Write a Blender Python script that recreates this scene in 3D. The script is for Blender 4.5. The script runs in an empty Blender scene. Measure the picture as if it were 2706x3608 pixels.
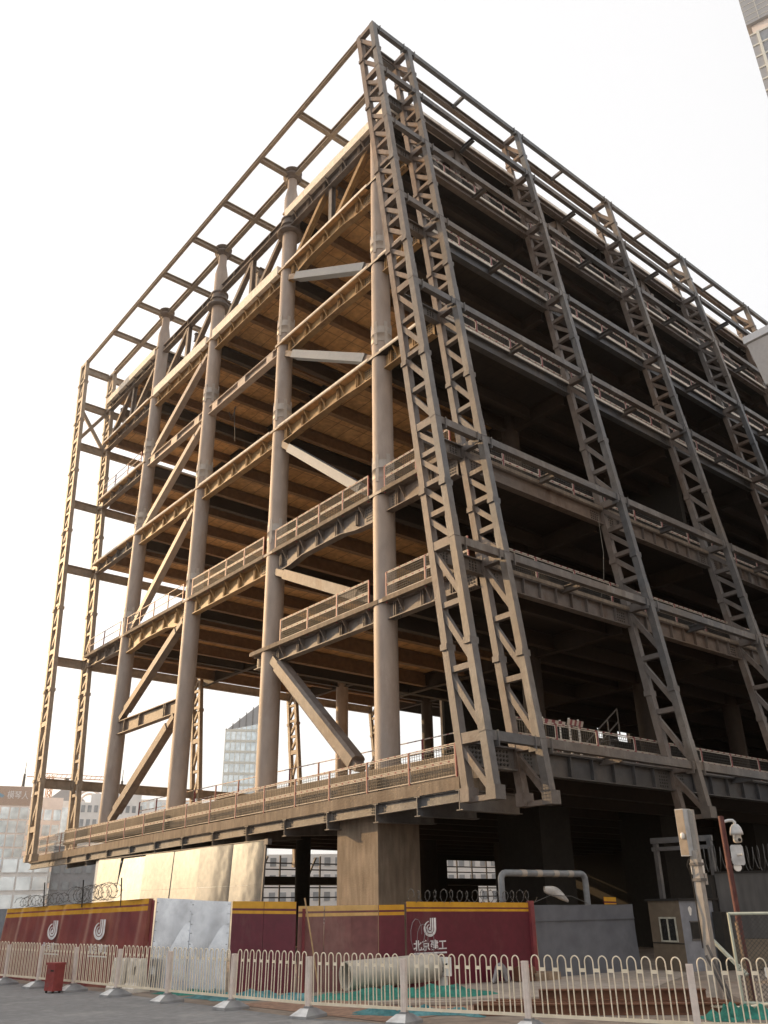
import bpy, math, random
from mathutils import Vector, Matrix
random.seed(7)
R = math.radians
SC = bpy.context.scene
COL = SC.collection
GZ = -10.58                     # street level in the survey heights; everything is lifted by LIFT at the end
LIFT = 10.58

# ------------------------------------------------------------------ camera
cam_d = bpy.data.cameras.new("camera")
cam = bpy.data.objects.new("camera", cam_d); COL.objects.link(cam)
YAW, PITCH, ROLL = 0.69164, 0.43688, -0.014876
fw = Vector((math.sin(YAW)*math.cos(PITCH), math.cos(YAW)*math.cos(PITCH), math.sin(PITCH)))
rt0 = Vector((math.cos(YAW), -math.sin(YAW), 0)); up0 = rt0.cross(fw)
rt = rt0*math.cos(ROLL) + up0*math.sin(ROLL); up = up0*math.cos(ROLL) - rt0*math.sin(ROLL)
m = Matrix((rt, up, -fw)).transposed().to_4x4()
m.translation = Vector((-21.9546, -26.5135, -8.5808 + LIFT))
cam.matrix_world = m
cam_d.sensor_fit = 'HORIZONTAL'; cam_d.sensor_width = 36; cam_d.lens = 36*2971.65/2706
cam_d.clip_start = 0.1; cam_d.clip_end = 6000
SC.camera = cam

# ------------------------------------------------------------------ world, sun, exposure
SUN_DIR = Vector((-0.40, 0.92, 0.0)).normalized()      # horizontal direction towards the sun
SUN_EL = R(19)
w = bpy.data.worlds.new("World"); SC.world = w; w.use_nodes = True
nt = w.node_tree; nt.nodes.clear()
sky = nt.nodes.new('ShaderNodeTexSky'); sky.sky_type = 'NISHITA'; sky.sun_disc = False
sky.sun_elevation = SUN_EL
sky.sun_rotation = math.atan2(SUN_DIR.x, SUN_DIR.y)
sky.dust_density = 6.0; sky.air_density = 1.0; sky.ozone_density = 1.0
bg = nt.nodes.new('ShaderNodeBackground'); bg.inputs['Strength'].default_value = 0.06
veil = nt.nodes.new('ShaderNodeBackground'); veil.inputs['Color'].default_value = (1.0, 0.98, 0.955, 1); veil.inputs['Strength'].default_value = 0.95
add = nt.nodes.new('ShaderNodeAddShader'); out = nt.nodes.new('ShaderNodeOutputWorld')
nt.links.new(sky.outputs[0], bg.inputs['Color']); nt.links.new(bg.outputs[0], add.inputs[0]); nt.links.new(veil.outputs[0], add.inputs[1])
nt.links.new(add.outputs[0], out.inputs[0])
sun_d = bpy.data.lights.new("sun", 'SUN'); sun = bpy.data.objects.new("sun", sun_d); COL.objects.link(sun)
sun_d.energy = 5.0; sun_d.angle = R(0.5); sun_d.color = (1.0, 0.66, 0.34)
sv = Vector((SUN_DIR.x*math.cos(SUN_EL), SUN_DIR.y*math.cos(SUN_EL), math.sin(SUN_EL)))
sun.rotation_euler = sv.to_track_quat('Z', 'Y').to_euler()
sun.location = (-40, 60, 60)
SC.view_settings.view_transform = 'Standard'; SC.view_settings.look = 'None'
SC.view_settings.exposure = 0.0; SC.view_settings.gamma = 1.0
SC.cycles.max_bounces = 8; SC.cycles.diffuse_bounces = 4

# ------------------------------------------------------------------ materials
MATS = {}
def mat(name, c1, c2=None, c3=None, rough=.65, metal=0., scale=.4, fine=6., finek=.25, bump=0., bscale=30., streak=0., coat=0., patch=None, pscale=.9):
    if name in MATS: return MATS[name]
    ma = bpy.data.materials.new(name); ma.use_nodes = True; MATS[name] = ma
    t = ma.node_tree; b = t.nodes['Principled BSDF']
    b.inputs['Roughness'].default_value = rough; b.inputs['Metallic'].default_value = metal
    N = t.nodes.new; L = t.links.new
    tc = N('ShaderNodeTexCoord')
    n1 = N('ShaderNodeTexNoise'); n1.inputs['Scale'].default_value = scale; n1.inputs['Detail'].default_value = 5; L(tc.outputs['Object'], n1.inputs['Vector'])
    rp = N('ShaderNodeValToRGB'); L(n1.outputs['Fac'], rp.inputs[0])
    c2 = c2 or c1
    e = rp.color_ramp.elements; e[0].position = .36; e[1].position = .64
    e[0].color = (*c1, 1); e[1].color = (*c2, 1)
    if c3:
        x = e.new(.78); x.color = (*c3, 1)
    col = rp.outputs[0]
    n2 = N('ShaderNodeTexNoise'); n2.inputs['Scale'].default_value = fine; n2.inputs['Detail'].default_value = 6
    mp = N('ShaderNodeMapping'); L(tc.outputs['Object'], mp.inputs[0]); L(mp.outputs[0], n2.inputs['Vector'])
    if streak: mp.inputs['Scale'].default_value = (1, 1, streak)
    mr = N('ShaderNodeMapRange'); L(n2.outputs['Fac'], mr.inputs[0]); mr.inputs[1].default_value = .3; mr.inputs[2].default_value = .7
    mr.inputs[3].default_value = 1-finek; mr.inputs[4].default_value = 1+finek*.6
    mx = N('ShaderNodeMix'); mx.data_type = 'RGBA'; mx.blend_type = 'MULTIPLY'; mx.inputs['Factor'].default_value = 1
    L(col, mx.inputs['A']); L(mr.outputs[0], mx.inputs['B']); L(mx.outputs['Result'], b.inputs['Base Color'])
    if patch:
        n4 = N('ShaderNodeTexNoise'); n4.inputs['Scale'].default_value = pscale; n4.inputs['Detail'].default_value = 8; n4.inputs['Roughness'].default_value = .72
        m4 = N('ShaderNodeMapping'); m4.inputs['Scale'].default_value = (1, 1, .35); m4.inputs['Location'].default_value = (3, 7, 1); L(tc.outputs['Object'], m4.inputs[0]); L(m4.outputs[0], n4.inputs['Vector'])
        r4 = N('ShaderNodeMapRange'); L(n4.outputs['Fac'], r4.inputs[0]); r4.inputs[1].default_value = .53; r4.inputs[2].default_value = .66; r4.inputs[3].default_value = 0; r4.inputs[4].default_value = .8
        x4 = N('ShaderNodeMix'); x4.data_type = 'RGBA'; L(r4.outputs[0], x4.inputs['Factor']); L(mx.outputs['Result'], x4.inputs['A']); x4.inputs['B'].default_value = (*patch, 1)
        L(x4.outputs['Result'], b.inputs['Base Color'])
    if bump:
        n3 = N('ShaderNodeTexNoise'); n3.inputs['Scale'].default_value = bscale; n3.inputs['Detail'].default_value = 4; L(tc.outputs['Object'], n3.inputs['Vector'])
        bp = N('ShaderNodeBump'); bp.inputs['Strength'].default_value = bump; bp.inputs['Distance'].default_value = .05
        L(n3.outputs['Fac'], bp.inputs['Height']); L(bp.outputs[0], b.inputs['Normal'])
    if coat: b.inputs['Coat Weight'].default_value = coat
    return ma
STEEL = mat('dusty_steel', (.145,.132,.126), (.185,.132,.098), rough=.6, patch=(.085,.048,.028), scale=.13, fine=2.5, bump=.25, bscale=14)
STEEL2 = mat('blue_grey_steel', (.105,.110,.119), (.14,.112,.09), rough=.55, patch=(.22,.205,.19), scale=.16, fine=3, bump=.2, bscale=14)
COLM = mat('column_paint', (.335,.28,.245), (.375,.295,.24), rough=.6, patch=(.27,.205,.165), pscale=.5, scale=.2, fine=3, finek=.15, bump=.12, bscale=10, streak=.3)
SLEEVE = mat('splice_paint', (.39,.345,.305), (.42,.355,.295), rough=.5, scale=.5, fine=4, finek=.12)
GBLUE = mat('blue_girder_paint', (.062,.068,.080), (.095,.088,.082), rough=.5, patch=(.13,.11,.095), scale=.2, fine=3)
STEELP = mat('hazed_dusty_steel', (.29,.235,.18), (.34,.265,.195), rough=.6, patch=(.20,.145,.10), scale=.2, fine=3, bump=.2, bscale=14)  # paler than the front steel: far haze and glare put into the colour
RAILP = mat('dusty_railing_paint', (.50,.44,.375), (.42,.36,.30), rough=.6, scale=1.2, fine=5, finek=.2)
CREAM = mat('slab_edge_concrete', (.74,.66,.56), (.80,.73,.63), rough=.8, scale=.6, fine=5, finek=.2, bump=.3, bscale=12)
OCHRE = mat('gold_lit_ochre', (.28,.165,.062), (.33,.215,.10), rough=.6, patch=(.15,.085,.04), scale=.25, fine=4, finek=.2)  # ochre stands in for golden light on the steel
DARKST = mat('shaded_brown_steel', (.026,.016,.011), (.04,.024,.015), rough=.7, scale=.3, fine=4)  # darkened steel for the interior: shade put into the colour
CONC = mat('raw_concrete', (.185,.143,.105), (.23,.185,.14), (.14,.105,.078), rough=.85, patch=(.14,.105,.075), pscale=.8, scale=.9, fine=5, finek=.3, bump=.3, bscale=14, streak=.2)
DECKC = mat('deck_concrete', (.54,.46,.37), (.60,.52,.42), rough=.9, scale=.4, fine=4, bump=.2)
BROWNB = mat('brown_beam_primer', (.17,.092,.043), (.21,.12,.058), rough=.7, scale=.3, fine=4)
COREC = mat('core_concrete', (.11,.085,.065), (.14,.11,.085), rough=.9)
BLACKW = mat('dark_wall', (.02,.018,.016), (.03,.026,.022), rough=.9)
DAMP = mat('damper_paint', (.125,.145,.175), (.15,.168,.195), rough=.4, scale=.5, fine=5, finek=.1)
WHITE = mat('white_paint', (.78,.76,.72), (.74,.70,.64), rough=.5, scale=2, finek=.1)
MAROON = mat('maroon_paint', (.19,.035,.045), (.24,.05,.05), rough=.5, scale=1)
DECKD = mat('shaded_deck', (.045,.036,.03), (.065,.052,.042), rough=.9)  # deck concrete darkened for inner bays, shade put into the colour
WIRE = mat('wire_mesh', (.035,.032,.03), (.05,.045,.04), rough=.6)
def underside(name, c1, c2):
    ma = mat(name, c1, c2, rough=.75, scale=.35, fine=3, finek=.3)
    t = ma.node_tree; b = t.nodes['Principled BSDF']; N = t.nodes.new; L = t.links.new
    src = b.inputs['Base Color'].links[0].from_socket
    tc = N('ShaderNodeTexCoord'); br = N('ShaderNodeTexBrick'); L(tc.outputs['Object'], br.inputs['Vector'])
    br.inputs['Scale'].default_value = 1.0; br.inputs['Mortar Size'].default_value = .025; br.inputs['Brick Width'].default_value = .9; br.inputs['Row Height'].default_value = 3.03
    br.offset = 0
    br.inputs['Color1'].default_value = (1,1,1,1); br.inputs['Color2'].default_value = (.86,.86,.86,1); br.inputs['Mortar'].default_value = (.4,.4,.4,1)
    mx = N('ShaderNodeMix'); mx.data_type = 'RGBA'; mx.blend_type = 'MULTIPLY'; mx.inputs['Factor'].default_value = 1
    L(src, mx.inputs['A']); L(br.outputs['Color'], mx.inputs['B']); L(mx.outputs['Result'], b.inputs['Base Color'])
    return ma
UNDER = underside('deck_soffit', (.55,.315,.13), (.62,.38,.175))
UNDERD = underside('shaded_soffit', (.022,.014,.010), (.034,.021,.014))  # darkened copy of the deck soffit: interior shade painted in

# ------------------------------------------------------------------ mesh helpers
class MB:
    def __init__(s): s.v = []; s.f = []; s.mi = []; s.sm = []
    def add(s, vs, fs, mi=0, sm=False):
        o = len(s.v); s.v += [tuple(p) for p in vs]
        for f in fs: s.f.append(tuple(i+o for i in f)); s.mi.append(mi); s.sm.append(sm)
    def box(s, a, b, mi=0):
        x0,y0,z0 = (min(a[i],b[i]) for i in range(3)); x1,y1,z1 = (max(a[i],b[i]) for i in range(3))
        s.add([(x0,y0,z0),(x1,y0,z0),(x1,y1,z0),(x0,y1,z0),(x0,y0,z1),(x1,y0,z1),(x1,y1,z1),(x0,y1,z1)],
              [(0,3,2,1),(4,5,6,7),(0,1,5,4),(1,2,6,5),(2,3,7,6),(3,0,4,7)], mi)
    def extr(s, a, b, prof, upv=(0,0,1), mi=0, sm=False, prof2=None):
        a = Vector(a); b = Vector(b); d = (b-a).normalized(); u = Vector(upv)
        if abs(d.dot(u)) > .98: u = Vector((0,1,0)) if abs(d.y) < .9 else Vector((1,0,0))
        sd = d.cross(u).normalized(); u = sd.cross(d).normalized()
        n = len(prof); p2 = prof2 or prof
        vs = [a+sd*x+u*y for x,y in prof] + [b+sd*x+u*y for x,y in p2]
        fs = [(i,(i+1)%n,n+(i+1)%n,n+i) for i in range(n)]
        s.add(vs, fs, mi, sm)
        s.add(vs[:n], [tuple(range(n-1,-1,-1))], mi); s.add(vs[n:], [tuple(range(n))], mi)
    def bar(s, a, b, w, h, upv=(0,0,1), mi=0):
        s.extr(a, b, [(-w/2,-h/2),(w/2,-h/2),(w/2,h/2),(-w/2,h/2)], upv, mi)
    def ibeam(s, a, b, w, h, t=.03, upv=(0,0,1), mi=0, h2=None, top=True):
        # a, b at the TOP flange centre when top, else at the centre line
        def pr(h):
            o = 0 if top else h/2; W = w/2
            return [(-W,o-h),(W,o-h),(W,o-h+t),(t/2,o-h+t),(t/2,o-t),(W,o-t),(W,o),(-W,o),(-W,o-t),(-t/2,o-t),(-t/2,o-h+t),(-W,o-h+t)]
        s.extr(a, b, pr(h), upv, mi, prof2=pr(h2) if h2 else None)
    def cyl(s, a, b, r, r2=None, n=24, mi=0, caps=True):
        r2 = r if r2 is None else r2
        a = Vector(a); b = Vector(b); d = (b-a).normalized(); u = Vector((0,0,1)) if abs(d.z) < .95 else Vector((1,0,0))
        sd = d.cross(u).normalized(); u = sd.cross(d)
        vs = []
        for c, q in ((a,r),(b,r2)):
            for i in range(n):
                t = 2*math.pi*i/n; vs.append(c+sd*math.cos(t)*q+u*math.sin(t)*q)
        s.add(vs, [(i,(i+1)%n,n+(i+1)%n,n+i) for i in range(n)], mi, True)
        if caps:
            s.add(vs[:n], [tuple(range(n-1,-1,-1))], mi); s.add(vs[n:], [tuple(range(n))], mi)
    def tube(s, pts, r, n=8, mi=0, closed=False):
        pts = [Vector(p) for p in pts]; k = len(pts); vs = []
        prev = None
        for i, p in enumerate(pts):
            a = pts[i-1] if i > 0 else (pts[-1] if closed else p); b = pts[(i+1) % k] if (i < k-1 or closed) else p
            d = (b-a).normalized()
            if prev is None:
                u = Vector((0,0,1)) if abs(d.z) < .9 else Vector((1,0,0))
                sd = d.cross(u).normalized()
            else:
                sd = (prev - d*prev.dot(d)).normalized()
            prev = sd; u = sd.cross(d)
            for j in range(n):
                t = 2*math.pi*j/n; vs.append(p+sd*math.cos(t)*r+u*math.sin(t)*r)
        fs = []
        for i in range(k if closed else k-1):
            i2 = (i+1) % k
            for j in range(n): fs.append((i*n+j, i*n+(j+1)%n, i2*n+(j+1)%n, i2*n+j))
        s.add(vs, fs, mi, True)
        if not closed: s.add(vs[:n], [tuple(range(n-1,-1,-1))], mi); s.add(vs[-n:], [tuple(range(n))], mi)
    def lathe(s, c, prof, n=24, mi=0):
        c = Vector(c); vs = []
        for r, z in prof:
            for j in range(n): t = 2*math.pi*j/n; vs.append(c+Vector((math.cos(t)*r, math.sin(t)*r, z)))
        fs = []
        for i in range(len(prof)-1):
            for j in range(n): fs.append((i*n+j, i*n+(j+1)%n, (i+1)*n+(j+1)%n, (i+1)*n+j))
        s.add(vs, fs, mi, True); s.add(vs[:n], [tuple(range(n-1,-1,-1))], mi); s.add(vs[-n:], [tuple(range(n))], mi)
    def prism(s, poly, d, mi=0):
        # closed planar polygon of 3-D points swept along vector d
        poly = [Vector(p) for p in poly]; d = Vector(d); n = len(poly)
        vs = poly + [p+d for p in poly]
        s.add(vs, [tuple(range(n-1,-1,-1)), tuple(range(n,2*n))] + [(i,(i+1)%n,n+(i+1)%n,n+i) for i in range(n)], mi)
    def mesh(s, name, mats, off=(0,0,0)):
        me = bpy.data.meshes.new(name); o = Vector(off)
        me.from_pydata([tuple(Vector(p)-o) for p in s.v], [], s.f)
        for q in (mats if isinstance(mats, (list, tuple)) else [mats]): me.materials.append(q)
        me.polygons.foreach_set('material_index', s.mi); me.polygons.foreach_set('use_smooth', s.sm)
        me.update()
        return me
def wloc(o):
    p = Vector((0,0,0))
    while o: p += o.location; o = o.parent
    return p
def part(name, mb, mats, parent, label=None, loc=None):
    """a mesh part whose points are given in survey coordinates (or locally when loc is given)"""
    if loc is None:
        me = mb.mesh(name, mats, wloc(parent)); o = bpy.data.objects.new(name, me)
    else:
        me = mb.mesh(name, mats) if isinstance(mb, MB) else mb; o = bpy.data.objects.new(name, me); o.location = loc
    COL.objects.link(o); o.parent = parent
    if label: o['label'] = label
    return o
def thing(name, label, cat, loc=(0,0,0), rotz=0, group=None):
    o = bpy.data.objects.new(name, None); COL.objects.link(o); o.location = loc; o.rotation_euler = (0,0,rotz)
    o['label'] = label; o['category'] = cat; o.empty_display_size = .2
    if group: o['group'] = group
    return o
def solo(name, mb, mats, label=None, cat=None, loc=(0,0,0), group=None, kind=None):
    me = mb.mesh(name, mats, loc); o = bpy.data.objects.new(name, me); o.location = loc; COL.objects.link(o)
    if label: o['label'] = label
    if cat: o['category'] = cat
    if group: o['group'] = group
    if kind: o['kind'] = kind
    return o
def copy_part(o, parent, loc):
    c = o.copy(); COL.objects.link(c); c.parent = parent; c.location = loc
    for ch in list(o.children): copy_part(ch, c, ch.location)
    return c
def recalc(o):
    import bmesh
    b = bmesh.new(); b.from_mesh(o.data); bmesh.ops.recalc_face_normals(b, faces=b.faces); b.to_mesh(o.data); b.free()

# ================================================================== THE STEEL BUILDING
S = 0.132                                   # lean of both truss facades towards +Y
FY = lambda z: -6.25 + S*z                  # front inner chord plane (street facade)
FO = lambda z: -7.37 + S*z                  # front outer chord plane
BY = lambda z: 33.1 + S*z                   # back inner chord plane
BO = lambda z: 34.22 + S*z
KY = [0, 9.0, 18.21, 27.48]                 # columns of the open side
TX = [-2.53, 0, 9.08, 18.14, 27.2, 36.3, 45.4]
Z2, Z3, Z4, Z5, Z6, ZR = 3.19, 8.33, 15.85, 21.71, 27.44, 32.08
ZD = -3.79                                  # main deck
ZT = 35.33
XE = -.55                                   # slab edge line on the open side
XB = 46.0
bld = thing('steel_building', 'huge unfinished steel building frame with leaning lattice facade, round columns and open dark floors', 'building', (0,0,GZ))

# ---- columns
def column(x, y, z0, z1, kind, r=.5):
    mb = MB(); zb = GZ if kind == 'dark' else z0
    if kind == 'mast':
        mb.lathe((x,y,0), [(r+.02,z0),(r,Z3),(r-.03,Z5),(r-.04,33.3),(.30,34.25),(.30,35.45)], 32)
    else:
        mb.lathe((x,y,0), [(r+.02,z0),(r,Z3),(r-.04,z1)], 32)
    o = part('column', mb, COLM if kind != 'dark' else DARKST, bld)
    if kind == 'mast':
        c = MB(); c.lathe((x,y,0), [(.36,35.05),(.44,35.2),(.62,35.25),(.62,35.33),(.40,35.40),(.40,35.62),(.62,35.66),(.62,35.74)], 28); part('cap', c, STEEL, o)
    if kind == 'mast' and y < 20:
        c = MB()
        for zz, rr in ((30.35,.82),(30.95,.62),(31.45,.62)): c.lathe((x,y,0), [(r-.02,zz-.06),(rr,zz-.06),(rr,zz+.06),(r-.02,zz+.06)], 32)
        c.lathe((x,y,0), [(r+.02,30.4),(r+.05,31.4)], 32); part('collar', c, STEEL, o)
    if kind != 'dark':
        for zz in (Z3+1.2, Z4+1.2, Z5+1.2):
            c = MB(); c.lathe((x,y,0), [(r+.012,zz-.5),(r+.013,zz-.03),(r+.028,zz-.03),(r+.028,zz+.03),(r+.013,zz+.03),(r+.012,zz+.4)], 32)
            for q in range(6):
                t = q*math.pi/3+.3; c.bar((x+(r-.005)*math.cos(t), y+(r-.005)*math.sin(t), zz-.7),(x+(r-.005)*math.cos(t), y+(r-.005)*math.sin(t), zz+.7), .16, .05, (math.cos(t),math.sin(t),0))
            part('splice_sleeve', c, SLEEVE, o)
    return o
column(0, KY[0], ZD, ZR, 'edge', .50)
for y in KY[1:]: column(0, y, ZD, ZR, 'mast', .50)
for i in range(1, 5):
    for j in range(4):
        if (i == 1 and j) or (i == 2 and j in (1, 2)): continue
        column(TX[i+1], KY[j]+.0, ZD, Z6, 'inner' if (i < 3 and j > 1) else 'dark', .48)  # dark columns carry interior shade in their colour

# ---- lattice trusses (front row over the street, back row far side)
NODES = [ZD, 3.13, 8.41, Z4, 21.43, 27.11, 31.42, ZT]
PAN = [3, 4, 4, 4, 4, 3, 2]
CH = .29
def truss(x, F_in, F_out, back=False):
    zb = -5.74
    lace = MB()
    fi = lambda z: (x, F_in(z), z); fo = lambda z: (x, F_out(z), z)
    def batten(z, h=.2, wd=.2): lace.bar(fi(z), fo(z), wd, h)
    def diag(z0, z1): lace.bar(fi(z1-.12), fo(z0+.12), .17, .2)
    batten(zb+.09, .16); diag(zb+.05, ZD-.1)
    for k in range(7):
        z0, z1 = NODES[k], NODES[k+1]; n = PAN[k]
        batten(z0, .34, .26)
        for q in range(n):
            a = z0+(z1-z0)*q/n; b = z0+(z1-z0)*(q+1)/n
            if q: batten(a)
            if not back or k < 5: diag(a, b)
            else: diag(a, b)
    batten(ZT, .3, .26)
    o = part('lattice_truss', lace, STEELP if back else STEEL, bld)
    for fn, out_ in ((fi, False), (fo, True)):
        c = MB(); lo = zb - (.0 if out_ else -.02)
        c.bar(fn(lo), fn(ZT+.16), CH, CH, (0,1,0))
        c.bar((fn(lo)[0], fn(lo)[1], lo), (fn(lo)[0], fn(lo)[1], lo+.42), CH+.16, CH+.10, (0,1,0))
        for k in range(7):               # small splice lugs halfway up each storey, collars at the nodes
            zz = NODES[k]+(NODES[k+1]-NODES[k])*.45
            p = fn(zz); c.bar((p[0], p[1], zz-.11),(p[0], p[1], zz+.11), CH+.13, CH+.03, (0,1,0))
            if out_:
                zz = NODES[k]+.55; p = fn(zz); c.bar(fn(zz-.45), fn(zz+.45), CH+.025, CH+.025, (0,1,0))
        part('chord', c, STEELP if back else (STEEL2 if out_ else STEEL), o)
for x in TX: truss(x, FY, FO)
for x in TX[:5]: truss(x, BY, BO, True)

# ---- outer facade beams between the trusses, and mid-bay struts back to the floor edges
for k, z in enumerate(NODES):
    for i in range(len(TX)-1):
        a, b = TX[i]+CH/2, TX[i+1]-CH/2
        mb = MB(); mb.bar((a,FO(z),z), (b,FO(z),z), .24, .3)
        for q in (a+.25, b-.25): mb.box((q-.02,FO(z)-.18,z-.32),(q+.02,FO(z)+.16,z+.17))
        part('facade_beam', mb, STEEL2, bld)
        if i and k < 7:
            n = 1
            xm = (a+b)/2; mb = MB(); mb.ibeam((xm,FO(z)+.13,z+.05),(xm,FY(z)+.1,z+.05), .2, .28, .04); part('strut', mb, STEEL2, bld)
        if i and k == 7:
            xm = (a+b)/2; mb = MB(); mb.bar((xm,FO(z)+.13,z),(xm,FY(z),z), .16, .2); part('strut', mb, STEEL2, bld)
    # inner chord line beams above the roof
    if k == 7:
        for i in range(len(TX)-1):
            mb = MB(); mb.ibeam((TX[i]+CH/2,FY(z),z+.15),(TX[i+1]-CH/2,FY(z),z+.15), .3, .45, .05); part('facade_beam', mb, STEEL, bld)
# back row horizontal ties that show through the open side
for z in (ZD+6.0-2.9, 8.0, Z4-.3, 21.4, 27.1, 31.4, ZT):
    for i in range(0, 4):
        mb = MB(); mb.ibeam((TX[i]+CH/2,BO(z),z+.25),(TX[i+1]-CH/2,BO(z),z+.25), .3, .62, .05); part('back_tie', mb, STEELP, bld)
# cross bracing in the far corner bay
for (z0,z1) in ((27.3,31.2),):
    for d in (0,1):
        mb = MB(); a=(TX[0]+.2,BO(z0),z0+.2); b=(TX[1]-.2,BO(z1),z1-.2)
        if d: a=(TX[0]+.2,BO(z1),z1-.2); b=(TX[1]-.2,BO(z0),z0+.2)
        mb.bar(a,b,.22,.26+d*.03); part('cross_brace', mb, STEELP, bld)

# ---- floor slabs
def slab(z, rects, t=.14, top=DECKC, bot=UNDER):
    mb = MB(); rr = []
    for x0,y0,x1,y1 in rects:                 # street-side and inner bays darkened: shade put into the colour
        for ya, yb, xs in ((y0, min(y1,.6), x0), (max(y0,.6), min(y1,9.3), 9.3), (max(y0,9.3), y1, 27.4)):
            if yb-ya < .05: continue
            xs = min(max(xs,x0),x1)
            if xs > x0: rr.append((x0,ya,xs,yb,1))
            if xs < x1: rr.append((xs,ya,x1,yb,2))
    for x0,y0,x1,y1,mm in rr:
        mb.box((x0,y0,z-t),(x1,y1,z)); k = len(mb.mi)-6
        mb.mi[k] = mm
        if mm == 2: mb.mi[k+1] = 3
    return part('floor_slab', mb, [top, bot, UNDERD, DECKD], bld)
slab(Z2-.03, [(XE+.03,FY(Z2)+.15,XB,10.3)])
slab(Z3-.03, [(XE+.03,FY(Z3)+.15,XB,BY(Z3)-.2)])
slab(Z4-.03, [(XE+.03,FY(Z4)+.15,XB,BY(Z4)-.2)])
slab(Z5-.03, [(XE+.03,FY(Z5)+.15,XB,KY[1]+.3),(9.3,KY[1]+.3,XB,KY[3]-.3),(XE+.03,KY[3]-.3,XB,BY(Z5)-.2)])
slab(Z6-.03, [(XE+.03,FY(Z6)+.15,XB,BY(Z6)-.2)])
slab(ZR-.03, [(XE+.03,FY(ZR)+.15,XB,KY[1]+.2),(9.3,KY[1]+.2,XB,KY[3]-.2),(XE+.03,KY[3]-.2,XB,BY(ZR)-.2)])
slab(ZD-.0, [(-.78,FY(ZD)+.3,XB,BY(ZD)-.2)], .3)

# ---- floor beams (along X) and girders (along Y)
YB = [1.52+3.035*k - 6.07 for k in range(14)]
for z, key in ((Z2,'2'),(Z3,'3'),(Z4,'4'),(Z5,'5'),(Z6,'6'),(ZR,'r')):
    for y in YB:
        if y < FY(z)+.8 or y > BY(z)-.6 or (key == '2' and y > 10): continue
        if min(abs(y-q) for q in KY) < .4: continue
        void = key in '5r' and KY[1] < y < KY[3]
        mb = MB(); xa = 9.5 if void else .12
        xm_ = 9.3 if y < 9 else 27.3
        mb.ibeam((xa, y, z-.18), (xm_, y, z-.18), .30, .72, .035)
        o_ = len(mb.mi); mb.ibeam((xm_+.1, y, z-.18), (XB-.3, y, z-.18), .30, .72, .035)
        for q in range(o_, len(mb.mi)): mb.mi[q] = 1
        part('floor_beam', mb, [DARKST if y < .6 else BROWNB, DARKST], bld)  # street-side and deep spans darkened in place of shade
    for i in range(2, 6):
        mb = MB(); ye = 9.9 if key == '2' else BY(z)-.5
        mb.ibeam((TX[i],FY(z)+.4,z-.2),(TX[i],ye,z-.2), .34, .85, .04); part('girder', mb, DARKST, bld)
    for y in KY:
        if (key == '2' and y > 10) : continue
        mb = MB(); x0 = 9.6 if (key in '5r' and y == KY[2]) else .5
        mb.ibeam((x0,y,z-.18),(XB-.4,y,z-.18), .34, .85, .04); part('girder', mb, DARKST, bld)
# deck beams, ends showing below the walkway
DS = lambda y: -.0135*(y+5.66)              # the walkway falls slightly towards the far end
for k in range(-2, 11):
    y = -3.35 + 2.36*(k+0) if k < 0 else -1.2 + 3.03*k
    if k < 0: y = -3.5 if k == -1 else -5.6
    mb = MB(); zz = -5.13+DS(y); mb.ibeam((-1.62,y,zz),(1.25,y,-5.13), .30, .66, .035, h2=.66); part('deck_beam', mb, STEEL2, bld)

for k in range(12):
    mb = MB(); y = -4.2+3.03*k; mb.ibeam((-.4,y,-4.095),(XB-1,y,-4.095), .3, .62, .035); part('deck_beam', mb, DARKST, bld)
# ---- slab edges and edge beams on the open side (X = 0 line)
def edge(z, y0, y1, t, depth, m_edge=CREAM, m_beam=OCHRE, haunch=0, brackets=True, stiff=1.5):
    e = MB(); e.box((XE,y0,z-t),(.35,y1,z)); sl = part('slab_edge', e, m_edge, bld)
    b = MB(); zt = z-t-.004; xc = -.10
    a0, a1 = y0+.02, y1-.02
    if haunch:
        L = (a1-a0)
        pts = [(a0,depth+haunch),(a0+.16*L,depth+haunch*.75),(a0+.3*L,depth),(a1-.3*L,depth),(a1-.16*L,depth+haunch*.75),(a1,depth+haunch)]
        for (ya,da),(yb,db) in zip(pts[:-1],pts[1:]): b.ibeam((xc,ya,zt),(xc,yb,zt), .38, da, .04, h2=db)
    else: b.ibeam((xc,a0,zt),(xc,a1,zt), .38, depth, .04)
    n = max(2, int((y1-y0)/stiff))
    for q in range(n):
        y = a0+(q+.5)*(a1-a0)/n
        if brackets:
            b.prism([(XE+.06,y-.02,zt-.02),(-.14,y-.02,zt-.02),(-.14,y-.02,zt-.55)], (0,.04,0))
        for dy in (.35,.47): b.box((-.27,y+dy-.015,zt-depth+.04),(-.125,y+dy+.015,zt-.04))
    for y in (a0+.15, a1-.75):           # bolted splice plates: a dark dotted field
        for i in range(4):
            for j in range(5): b.box((-.15,y+.14*i,zt-.18-.13*j),(-.125,y+.14*i+.06,zt-.18-.13*j-.06), 1)
    part('edge_beam', b, [m_beam, WIRE], bld)
FRONT = lambda z: FY(z)+.2
BACK = lambda z: BY(z)-.2
CR = .46
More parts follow.
